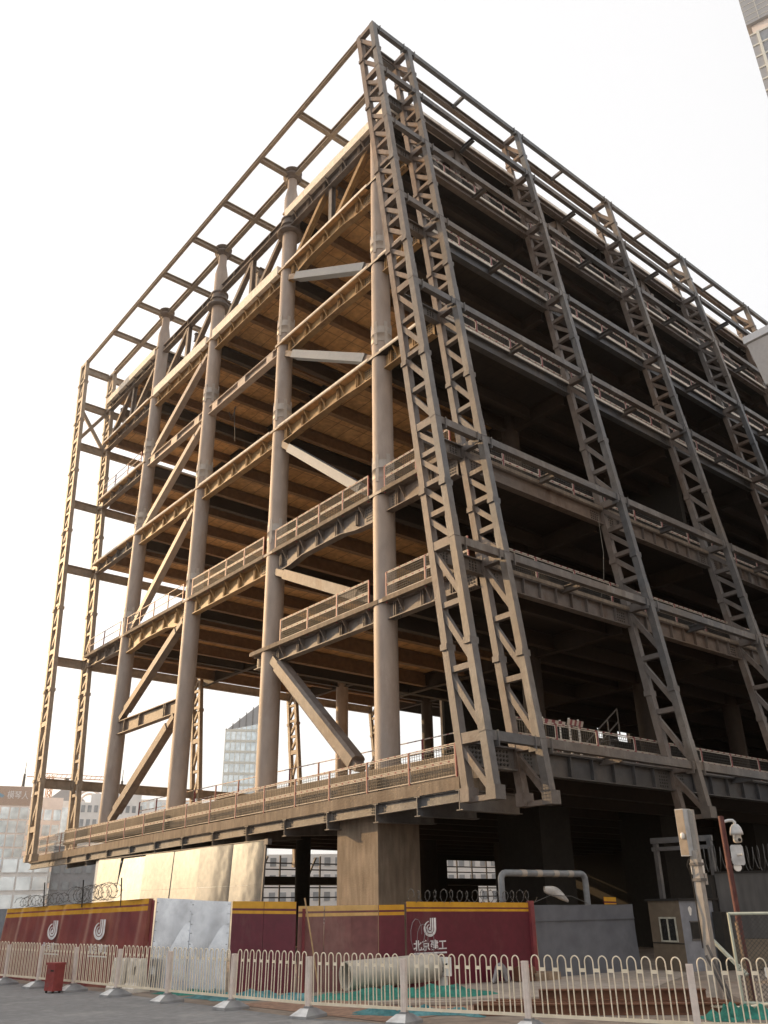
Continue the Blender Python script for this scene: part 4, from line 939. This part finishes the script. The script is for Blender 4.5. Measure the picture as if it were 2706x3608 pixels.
mb = MB(); mb.bar(onb(0,-9.80,.008), onb(1.46,-9.80,.008), .012, .03); part('panel_seam', mb, BLACKW, t)
d3 = (Cn-B_).normalized(); n3 = Vector((d3.y,-d3.x)); n3 = n3 if n3.y < 0 else -n3
def onc(u, z, off): q = B_+d3*u+n3*off; return (q.x,q.y,z)
mb = MB(); mb.bar(onc(.35,-9.43,.012), onc(.95,-9.43,.012), .02, .5); o = part('window', mb, BLACKW, t)
mb = MB()
for z in (-9.69,-9.17): mb.bar(onc(.32,z,.02), onc(.98,z,.02), .03, .04)
part('frame', mb, STEEL2, o)
mb = MB(); pts = [onc(.42+.07*math.cos(q)*(1+.3*math.sin(3*q)), -8.86+.14*math.sin(q), .006) for q in [i*.5 for i in range(13)]]; mb.add(pts, [tuple(range(13))]); part('torn_paper', mb, WHITE, t)

# ---- concrete boundary wall, gantry frame, mesh panel
WALLC = mat('dark_concrete_wall', (.075,.072,.072), (.10,.096,.092), (.055,.052,.052), rough=.9, scale=.8, fine=6, finek=.25, streak=.15)
t = thing('boundary_wall', 'dark streaked concrete wall topped with razor wire behind the poles', 'wall', (6.2,-9.9,GZ))
a = Vector((6.05,-9.75,0)); b = Vector((10.2,-15.7,0)); d = (b-a).normalized(); n = Vector((d.y,-d.x,0))
for k in range(3):
    mb = MB(); p = a+d*(2.4*k); q = a+d*(2.4*k+2.34); mb.bar(p+Vector((0,0,-8.72)), q+Vector((0,0,-8.72)), .12, 1.94); part('wall_panel', mb, WALLC, t)
    mb = MB(); mb.bar(p+Vector((0,0,-10.13)), q+Vector((0,0,-10.13)), .16, .86); part('plinth', mb, BTAN, t)
mb = MB(); mb.bar(a+Vector((0,0,-7.72)), b+Vector((0,0,-7.72)), .2, .06); part('coping', mb, BLACKW, t)
mb = MB(); p = a-d*.22; mb.bar((p.x,p.y,GZ),(p.x,p.y,-7.8), .3, .3, (0,1,0)); mb.bar((p.x-.2,p.y-.3,GZ),(p.x-.2,p.y-.3,-8.9), .34, .3, (0,1,0)); part('gate_column', mb, BLACKW, t)
coil('long dense razor wire coil along the dark concrete wall', a+d*(-.6)+Vector((0,0,-7.3)), b+Vector((0,0,-7.3)), .42, 46, 9, rw=.014)
t = thing('gantry_frame', 'dark steel portal frame standing behind the guard booth', 'frame', (8.2,-6.2,GZ))
for p in ((8.25,-6.15),(8.65,-8.2)): mb = MB(); mb.bar((*p,GZ),(*p,-6.45), .16, .16, (0,1,0)); part('leg', mb, STEEL2, t)
mb = MB(); mb.bar((8.2,-6.0,-6.45),(8.7,-8.3,-6.45), .16, .2); mb.bar((8.2,-6.0,-6.75),(8.7,-8.3,-6.75), .12, .14); part('top_beam', mb, STEEL2, t)
GMET = mat('mesh_frame_paint', (.42,.45,.37), (.46,.48,.40), rough=.5, scale=3, finek=.15)
t = thing('mesh_panel', 'pale green framed chain link panel standing at the right edge', 'fence panel', (-4.45,-16.2,GZ))
e0 = Vector((-4.45,-16.2,0)); e1 = Vector((-5.35,-18.0,0)); e1 = e0+Vector((.42,-.90,0)).normalized()*2.0
mb = MB()
for p, q in (((0,GZ),(0,-8.8)),((1,GZ),(1,-8.8)),((0,-8.82),(1,-8.82)),((0,-10.4),(1,-10.4))): mb.tube([e0.lerp(e1,p[0])+Vector((0,0,p[1])), e0.lerp(e1,q[0])+Vector((0,0,q[1]))], .03, 10)
part('frame', mb, GMET, t)
mb = MB(); Lg = 2.0; Hh = 1.58; st = .085; k = -Hh
while k < Lg:
    for sg in (1,-1):
        x0, z0, x1, z1 = k, 0, k+Hh, Hh
        if x0 < 0: z0 -= x0; x0 = 0
        if x1 > Lg: z1 -= x1-Lg; x1 = Lg
        if sg < 0: z0, z1 = Hh-z0, Hh-z1
        if x1-x0 > .02: mb.bar(e0.lerp(e1,x0/Lg)+Vector((0,0,-10.4+z0)), e0.lerp(e1,x1/Lg)+Vector((0,0,-10.4+z1)), .008, .008)
    k += st
part('chain_link', mb, WIRE, t)
mb = MB(); q = e0.lerp(e1,.28); mb.box((q.x-.03,q.y-.05,-9.95),(q.x-.022,q.y+.06,-9.78)); part('paper_tag', mb, WHITE, t)
# clutter behind the mesh panel
t = thing('wood_post', 'thin wooden post leaning on the dark wall left of the mesh panel', 'post', (-2.9,-15.5,GZ)); mb = MB(); mb.bar((-2.9,-15.5,GZ),(-2.75,-15.35,-9.0), .05, .05, (0,1,0)); part('stake', mb, WOOD, t)
mb = MB(); mb.bar((-3.25,-15.0,-9.35),(-3.35,-15.75,-10.0), .09, .05); solo('green_strap', mb, GMET, 'flat pale green metal strip propped beside the antenna pole', 'strip', (-3.35,-15.75,-10.0))
mb = MB(); mb.tube([(-5.1,-15.6,GZ+.15),(-4.7,-16.3,GZ+.12),(-4.45,-16.8,GZ+.2),(-4.4,-17.3,GZ+.5),(-4.5,-17.6,GZ+.9)], .03, 8); solo('plastic_hose', mb, FCREAM, 'cream plastic hose curving up beside the mesh panel', 'hose', (-5.1,-15.6,GZ))
t = thing('water_barrier', 'orange plastic barrier behind the chain link panel', 'barrier', (-2.6,-16.8,GZ), R(20)); mb = MB(); mb.box((-.5,-.15,0),(.5,.15,.5)); mb.box((-.45,-.1,.5),(.45,.1,.85)); part('body', mb, mat('dull_orange', (.45,.11,.03), (.38,.10,.04), rough=.6), t, loc=(0,0,0)); mb = MB(); mb.box((-.3,-.165,.2),(.3,-.152,.4)); part('panel', mb, WHITE, t, loc=(0,0,0))
for k,(x,y,z1) in enumerate(((-4.2,-15.9,-9.4),(-4.05,-15.75,-9.6))):
    mb = MB(); mb.bar((x,y,GZ),(x-.25,y+.3,z1), .04, .04, (0,1,0)); solo('metal_bar', mb, STEEL2, ['grey metal bar leaning left of the mesh panel','shorter grey bar leaning just behind another bar'][k], 'bar', (x,y,GZ), 'leaning grey bars')
heap('dirt_pile', 'low brown dirt pile at the foot of the antenna pole', -3.5,-14.6, 1.2,.7,.22, R(-40), DIRT, 21, 'dirt')

# ================================================================== UNDER THE DECK
TUBE = mat('scaffold_tube', (.05,.045,.045), (.07,.06,.055), rough=.6)
t = thing('scaffold', 'dark tube scaffolding seen in the bright gaps under the deck', 'scaffold', (15,33,GZ))
for k in range(16):
    mb = MB(); x = 13+1.9*k; mb.bar((x,33.6,GZ),(x,33.6,-4.9), .10, .10, (0,1,0)); part('standard', mb, TUBE, t)
for z in (-9.6,-8.9,-7.9,-7.2,-6.5,-5.9,-5.45):
    mb = MB(); mb.bar((12,33.7,z),(44,33.7,z), .07, .09); part('ledger', mb, TUBE, t)
for k in range(5):
    mb = MB(); x = 14+4.5*k; mb.bar((x,33.5,-8.2),(x+1.6,33.5,-5.0), .12, .12, (0,1,0)); part('diagonal', mb, TUBE, t)
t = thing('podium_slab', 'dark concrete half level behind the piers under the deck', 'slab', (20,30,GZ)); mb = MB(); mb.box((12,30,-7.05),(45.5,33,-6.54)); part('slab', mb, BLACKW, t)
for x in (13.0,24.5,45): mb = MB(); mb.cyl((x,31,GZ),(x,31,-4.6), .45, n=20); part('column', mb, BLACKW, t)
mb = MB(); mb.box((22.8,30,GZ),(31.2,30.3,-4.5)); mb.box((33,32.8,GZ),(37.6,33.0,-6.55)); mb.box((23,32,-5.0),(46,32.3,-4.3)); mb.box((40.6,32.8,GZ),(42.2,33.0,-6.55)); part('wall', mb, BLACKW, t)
# ================================================================== CITY BEHIND
PINKW = mat('pink_stone', (.76,.66,.60), (.80,.70,.63), rough=.8, scale=.05, fine=.5, finek=.1)
PALEW = mat('pale_render', (.80,.79,.77), (.82,.81,.79), rough=.8, scale=.05, fine=.4, finek=.1)
GLS = mat('city_glass', (.66,.74,.77), (.80,.84,.85), rough=.12, metal=.6, scale=.08, fine=.6, finek=.3)
GLD = mat('dark_city_glass', (.26,.29,.31), (.38,.40,.42), rough=.15, scale=.1, fine=.6, finek=.3)
GREYT = mat('tower_cladding', (.30,.31,.33), (.34,.35,.37), rough=.5, scale=.05, finek=.08)
MULL = mat('pale_mullion', (.66,.66,.60), rough=.5)
def block(name, label, p0, p1, ztop, depth, floors, cols, wall, glass, wz=(.25,.85), wx=(.15,.85), z0=GZ, skip_top=0., parts=True, zlow=None):
    """front wall runs p0 -> p1 as seen from the road; every window is a slightly recessed pane with its own frame depth"""
    p0 = Vector((*p0,0)); p1 = Vector((*p1,0)); d = (p1-p0).normalized(); L = (p1-p0).length
    n = Vector((d.y,-d.x,0)); cdir = Vector((-22,-26.5,0))-p0
    if n.dot(cdir) < 0: n = -n
    t = thing(name, label, 'building', (p0.x,p0.y,GZ))
    mb = MB(); mb.prism([p0+Vector((0,0,z0)),p1+Vector((0,0,z0)),p1+Vector((0,0,ztop)),p0+Vector((0,0,ztop))], -n*depth); o = part('wall', mb, wall, t); recalc(o)
    zl = z0 if zlow is None else zlow; H = (ztop-skip_top-zl)/floors; W_ = L/cols; cnt = 0; rest = MB()
    for f in reversed(range(floors)):
        for c in range(cols):
            q0 = p0+d*(W_*(c+wx[0])); q1 = p0+d*(W_*(c+wx[1])); za = zl+H*(f+wz[0]); zb = zl+H*(f+wz[1]); m2 = MB() if cnt < 100 else rest
            m2.prism([q0+Vector((0,0,za)),q1+Vector((0,0,za)),q1+Vector((0,0,zb)),q0+Vector((0,0,zb))], n*.08)
            if cnt < 100: part('window', m2, glass, t)
            cnt += 1
    if rest.v: r = part('window_rows', rest, glass, t); r['kind'] = 'stuff'
    return t, p0, d, n, L
t, p0, d, n, L = block('office_tower', 'pinkish office tower with rooftop lettering and glass bays at far left', (36,227.2), (56.6,221.2), 22.3, 22, 8, 9, PINKW, GLS, (.08,.94), (.08,.92), skip_top=5.2)
mb = MB(); mb.prism([p0+Vector((0,0,17.4)),p0+d*L+Vector((0,0,17.4)),p0+d*L+Vector((0,0,22.2)),p0+Vector((0,0,22.2))], n*.12); part('sign_band', mb, mat('tan_sign_band', (.42,.30,.235), (.46,.34,.27), rough=.7, scale=.1), t)
text(t, '横琴人', p0+n*.16, d, n, 15.4, 19.0, 5.4, 2.1, LOGO, .006)
mb = MB(); c = p0+d*12.6+n*.14+Vector((0,0,20.3)); mb.prism([c+d*a_+Vector((0,0,b_)) for a_,b_ in ((-1.8,-.9),(-.4,.9),(2.2,-.5),(1.6,-1.1),(-.2,.1),(-1,-1.1))], n*.05); part('emblem', mb, mat('sign_blue', (.20,.34,.46), rough=.5), t)
mb = MB(); mb.prism([p0+d*1+Vector((0,0,-3.4)),p0+d*18+Vector((0,0,-3.4)),p0+d*18+Vector((0,0,-.9)),p0+d*1+Vector((0,0,-.9))], n*.15); part('orange_band', mb, mat('orange_band', (.55,.24,.12), rough=.6), t)
mb = MB(); mb.box((40,232,22.3),(43,235,24.6)); part('plant_room', mb, PINKW, t)
t, p0, d, n, L = block('office_tower', 'pink stone office block with square windows between the two far trusses', (60,262), (78,256.4), 24.0, 20, 7, 7, PINKW, GLS, (.15,.85), (.1,.9), skip_top=3)
t = thing('gable_tower', 'pale tower with a pointed gable roof behind the far trusses', 'building', (84,297,GZ))
a = Vector((86,295.8,0)); b = Vector((98.5,291.9,0)); dd = (b-a).normalized(); nn = Vector((dd.y,-dd.x,0)); m_ = (a+b)/2
mb = MB(); mb.prism([a+Vector((0,0,GZ)),b+Vector((0,0,GZ)),b+Vector((0,0,27.4)),a+Vector((0,0,27.4))], -nn*16); o = part('wall', mb, PALEW, t); recalc(o)
mb = MB(); mb.prism([a+Vector((0,0,27.4)),b+Vector((0,0,27.4)),m_+Vector((0,0,33))], -nn*16); o = part('roof', mb, GREYT, t); recalc(o)
for k in range(3): mb = MB(); q = a+dd*(1.5+3.8*k); mb.prism([q+Vector((0,0,12)),q+dd*2.4+Vector((0,0,12)),q+dd*2.4+Vector((0,0,25)),q+Vector((0,0,25))], nn*.1); part('window', mb, GLS, t)
t, p0, d, n, L = block('residential_block', 'pale grey stepped block with rows of small windows behind the far column', (60.5,198.9), (76.5,192.5), 16.5, 16, 8, 11, PALEW, GLD, (.3,.8), (.2,.8))
mb = MB(); mb.prism([p0+d*4+Vector((0,0,16.5)),p0+d*16.5+Vector((0,0,16.5)),p0+d*16.5+Vector((0,0,18.7)),p0+d*4+Vector((0,0,18.7))], -n*10); part('upper_storey', mb, PALEW, t)
mb = MB(); q = p0+d*1.5-n*3; mb.tube([q+d*(3.2*math.cos(u*math.pi/12)+2)+Vector((0,0,16.5+3.4*math.sin(u*math.pi/12))) for u in range(13)], .35, 6); mb.tube([q+d*(2.2*math.cos(u*math.pi/12)+2)+Vector((0,0,16.5+2.4*math.sin(u*math.pi/12))) for u in range(13)], .25, 6); part('arched_frame', mb, PINKW, t)
t, p0, d, n, L = block('residential_block', 'pale low apartment block between the third and fourth round columns', (84,232.8), (108,221.8), 21.8, 18, 9, 12, PALEW, GLS, (.25,.8), (.2,.8))
t = thing('glass_tower', 'blue glass tower with a steep slanted roof seen between round columns', 'building', (124,235.5,GZ))
a = Vector((123.3,236,0)); b = Vector((136.8,228.2,0)); c_ = Vector((142.5,236,0)); e_ = Vector((129,244,0))
mb = MB(); tops = (47.0,50.2,52,48); base = [a,b,c_,e_]
vs = [p+Vector((0,0,GZ)) for p in base]+[p+Vector((0,0,z)) for p,z in zip(base,tops)]
mb.add(vs, [(0,1,5,4),(1,2,6,5),(2,3,7,6),(3,0,4,7),(4,5,6,7)]); o = part('glass_wall', mb, GLS, t); recalc(o)
mb = MB(); dd = (b-a).normalized(); nn = Vector((dd.y,-dd.x,0)); L_ = (b-a).length
for k in range(10): q = a+dd*(L_*k/9)+nn*.06; mb.bar((q.x,q.y,GZ),(q.x,q.y,47+3.2*k/9), .35, .3, (dd.x,dd.y,0))
for k in range(17): z = 47-3.6*k; mb.bar(a+nn*.07+Vector((0,0,z)), b+nn*.07+Vector((0,0,z)), .3, .8)
part('mullion_grid', mb, MULL, t)
mb = MB(); mb.add([a+Vector((0,0,47)),b+Vector((0,0,50.2)),b+Vector((0,0,60)),c_+Vector((0,0,60)),e_+Vector((0,0,48)),c_+Vector((0,0,52))], [(0,1,2),(2,3,5,1),(0,2,3,4),(4,3,5)]); part('slanted_roof', mb, GREYT, t)
mb = MB()
for k in range(7): q = a.lerp(b,k/7); mb.bar(q+nn*.1+Vector((0,0,47+3.2*k/7)), q+nn*.1+Vector((0,0,47+13*k/7+.6)), .3, .3, (dd.x,dd.y,0))
part('roof_lattice', mb, STEEL2, t)
# slim lightning rods, tower crane
for (x, y, z0, z1, lb) in ((54.5,222.8,22.3,29,'slim dark mast on the roof of the lettered tower'),(71.2,195.5,18.7,25,'slim dark mast rising beside the fourth round column')):
    mb = MB(); mb.cyl((x,y,z0),(x,y,z0+3.4), .42, .3, n=8); mb.cyl((x,y,z0+3.4),(x,y,z1), .12, .05, n=6); solo('roof_mast', mb, TUBE, lb, 'mast', (x,y,z0), 'masts on far roofs')
CRN = mat('crane_orange', (.55,.26,.10), rough=.6)
t = thing('tower_crane', 'distant orange tower crane between the two far trusses', 'crane', (74,257.8,GZ+0))
mb = MB(); x, y = 74, 259.5; s_ = .7
for q in ((-s_,-s_),(s_,-s_),(s_,s_),(-s_,s_)): mb.bar((x+q[0],y+q[1],GZ),(x+q[0],y+q[1],31), .22, .22, (0,1,0))
for k in range(16): z = 6+1.5*k; mb.bar((x-s_,y-s_,z),(x+s_,y-s_,z+1.5), .2, .2); mb.bar((x+s_,y-s_,z),(x-s_,y-s_,z+1.5), .2, .2)
part('mast', mb, CRN, t)
mb = MB(); j0 = Vector((67,261.2,30.3)); j1 = Vector((90,253.8,30)); mb.bar(j0, j1, .25, .25); mb.bar(j0+Vector((2,0,1.3)), j1+Vector((0,0,1.0)), .2, .2)
for k in range(14): mb.bar(j0.lerp(j1,.1+k/16), j0.lerp(j1,.13+k/16)+Vector((0,0,1.2)), .15, .15)
part('jib', mb, CRN, t); mb = MB(); p = j0.lerp(j1,.5); mb.box(p-Vector((.6,.5,1.0)), p+Vector((.6,.5,0))); part('trolley', mb, TUBE, t)
# blocks seen below the deck
block('apartment_block', 'pale apartment block seen through the gaps under the deck left of the pier', (38,80), (52,70), -2.2, 12, 4, 12, PALEW, GLD, (.3,.8), (.2,.75))
block('apartment_block', 'white apartment block seen under the deck right of the pier', (56,67), (70,53), -2.6, 12, 4, 14, PALEW, GLD, (.3,.8), (.25,.75))
block('apartment_block', 'cream apartment block seen through the portal frame behind the booth', (76,44), (86,30), 2, 12, 5, 8, PINKW, GLD, (.3,.8), (.25,.75))
block('glass_block', 'glass fronted block with white bands at the lower left edge', (2,92.5), (17.6,87), -2.6, 9, 4, 9, PALEW, GLS, (.15,.9), (.06,.94))
block('residential_block', 'grey block with small windows just left of the shiny metal screen', (18.2,88), (24,85.2), -1.2, 9, 5, 5, GREYT, GLD, (.3,.8), (.2,.8))
# unseen blocks added for the light: they close the low sky and shade the ground
for (pts_, zt_, lb) in ((((-66,18.5),(-20,37.2),(-24,46),(-70,27)),20.0,'unseen plain block added out of view to shade road and hoardings'),
                        (((-2,-92),(95,-70),(90,-48),(-7,-70)),42,'unseen tall block added opposite the truss facade to cut low sky')):
    mb = MB(); mb.prism([(x_,y_,GZ) for x_,y_ in pts_], (0,0,zt_)); o = solo('shade_block', mb, GREYT, lb, 'building', (pts_[0][0],pts_[0][1],GZ), 'unseen blocks added for the light'); recalc(o)
# tower at the top right corner
t = thing('skyscraper', 'grey skyscraper with pale window frames at the top right corner', 'building', (141,23,GZ))
a = Vector((140.6,23.1,0)); b = Vector((149,-6,0)); dd = (b-a).normalized(); nn = Vector((dd.y,-dd.x,0)); nn = nn if nn.x < 0 else -nn; L_ = (b-a).length
mb = MB(); mb.prism([a+Vector((0,0,GZ)),b+Vector((0,0,GZ)),b+Vector((0,0,188.2)),a+Vector((0,0,188.2))], -nn*24); o = part('glass_shaft', mb, GREYT, t); recalc(o)
mb = MB(); a2 = a+dd*.9-nn*.8; mb.prism([a2+Vector((0,0,188.2)),a2+dd*L_+Vector((0,0,188.2)),a2+dd*L_+Vector((0,0,191.8)),a2+Vector((0,0,191.8))], -nn*20); o = part('recessed_storey', mb, PINKW, t); recalc(o)
mb = MB(); a3 = a-dd*.1+nn*.2; mb.prism([a3+Vector((0,0,191.8)),a3+dd*L_+Vector((0,0,191.8)),a3+dd*L_+Vector((0,0,222)),a3+Vector((0,0,222))], -nn*22); o = part('crown', mb, GREYT, t); recalc(o)
mb = MB()
for k in range(9): z = 193+1.9*k; mb.bar(a3+nn*.02+Vector((0,0,z)), a3+nn*.02+dd*L_+Vector((0,0,z)), .1, .12)
for k in range(1, 8): q = a3+dd*(3.2*k)+nn*.02; mb.bar((q.x,q.y,191.9),(q.x,q.y,221.9), .1, .12, (dd.x,dd.y,0))
part('crown_joints', mb, MULL, t)
mb = MB()
for k in range(44): z = 188-.1-3.95*k; mb.bar(a+nn*.1+Vector((0,0,z)), a+nn*.1+dd*L_+Vector((0,0,z)), .25, .45)
for k in range(9): q = a+dd*(1.9+3.6*k)+nn*.15; mb.bar((q.x,q.y,GZ),(q.x,q.y,188.3), .3, .65, (dd.x,dd.y,0))
part('frame_grid', mb, MULL, t)
mb = MB()
for k in range(12):
    z = 186-3.95*k
    for c in range(4): q = a+dd*(2.6+3.6*c)+nn*.03; mb.prism([q+Vector((0,0,z-2.7)),q+dd*2.3+Vector((0,0,z-2.7)),q+dd*2.3+Vector((0,0,z-.2)),q+Vector((0,0,z-.2))], nn*.04)
r = part('window_rows', mb, GLD, t); r['kind'] = 'stuff'
# white clad box of the neighbouring structure at the right edge
CLAD = mat('white_cladding', (.78,.79,.81), (.80,.80,.81), rough=.4, scale=.4, finek=.06)
t = thing('clad_canopy', 'white clad canopy box projecting in front of the facade at the right edge', 'canopy', (20,-9,17))
x0 = 19.9; y0 = -9.0
mb = MB(); mb.prism([(x0-.1,y0+.1,20.55),(x0+9,y0+.1,20.55),(x0+9,y0+.1,21.0),(x0-.1,y0+.1,21.0)], (0,-5,0)); o = part('top_flange', mb, CLAD, t); recalc(o)
mb = MB(); mb.prism([(x0+.05,y0,20.5),(x0+9,y0,20.5),(x0+9,y0,18.3),(x0+1.3,y0,18.3)], (0,-4.8,0)); o = part('fascia', mb, CLAD, t); recalc(o)
mb = MB(); mb.prism([(x0+1.4,y0-.1,18.25),(x0+9,y0-.1,18.25),(x0+9,y0-.1,8),(x0+4.2,y0-.1,8)], (0,-4.5,0)); o = part('sloped_shaft', mb, OCHRE, t); recalc(o)


# ------------------------------------------------------------------ dusty evening air
hm = bpy.data.materials.new('dusty_air'); hm.use_nodes = True; hn = hm.node_tree; hn.nodes.clear()
ho = hn.nodes.new('ShaderNodeOutputMaterial'); hv = hn.nodes.new('ShaderNodeVolumePrincipled')
hv.inputs['Density'].default_value = 0.0003; hv.inputs['Color'].default_value = (1, .96, .9, 1); hv.inputs['Anisotropy'].default_value = .85
hn.links.new(hv.outputs[0], ho.inputs['Volume'])
mb = MB(); mb.box((-140,-140,GZ-1),(240,325,226)); solo('haze', mb, hm, kind='stuff')
# ------------------------------------------------------------------ lift to street level zero
for o in list(SC.objects):
    if o.parent is None and o.type in {'MESH','EMPTY'}: o.location.z += LIFT
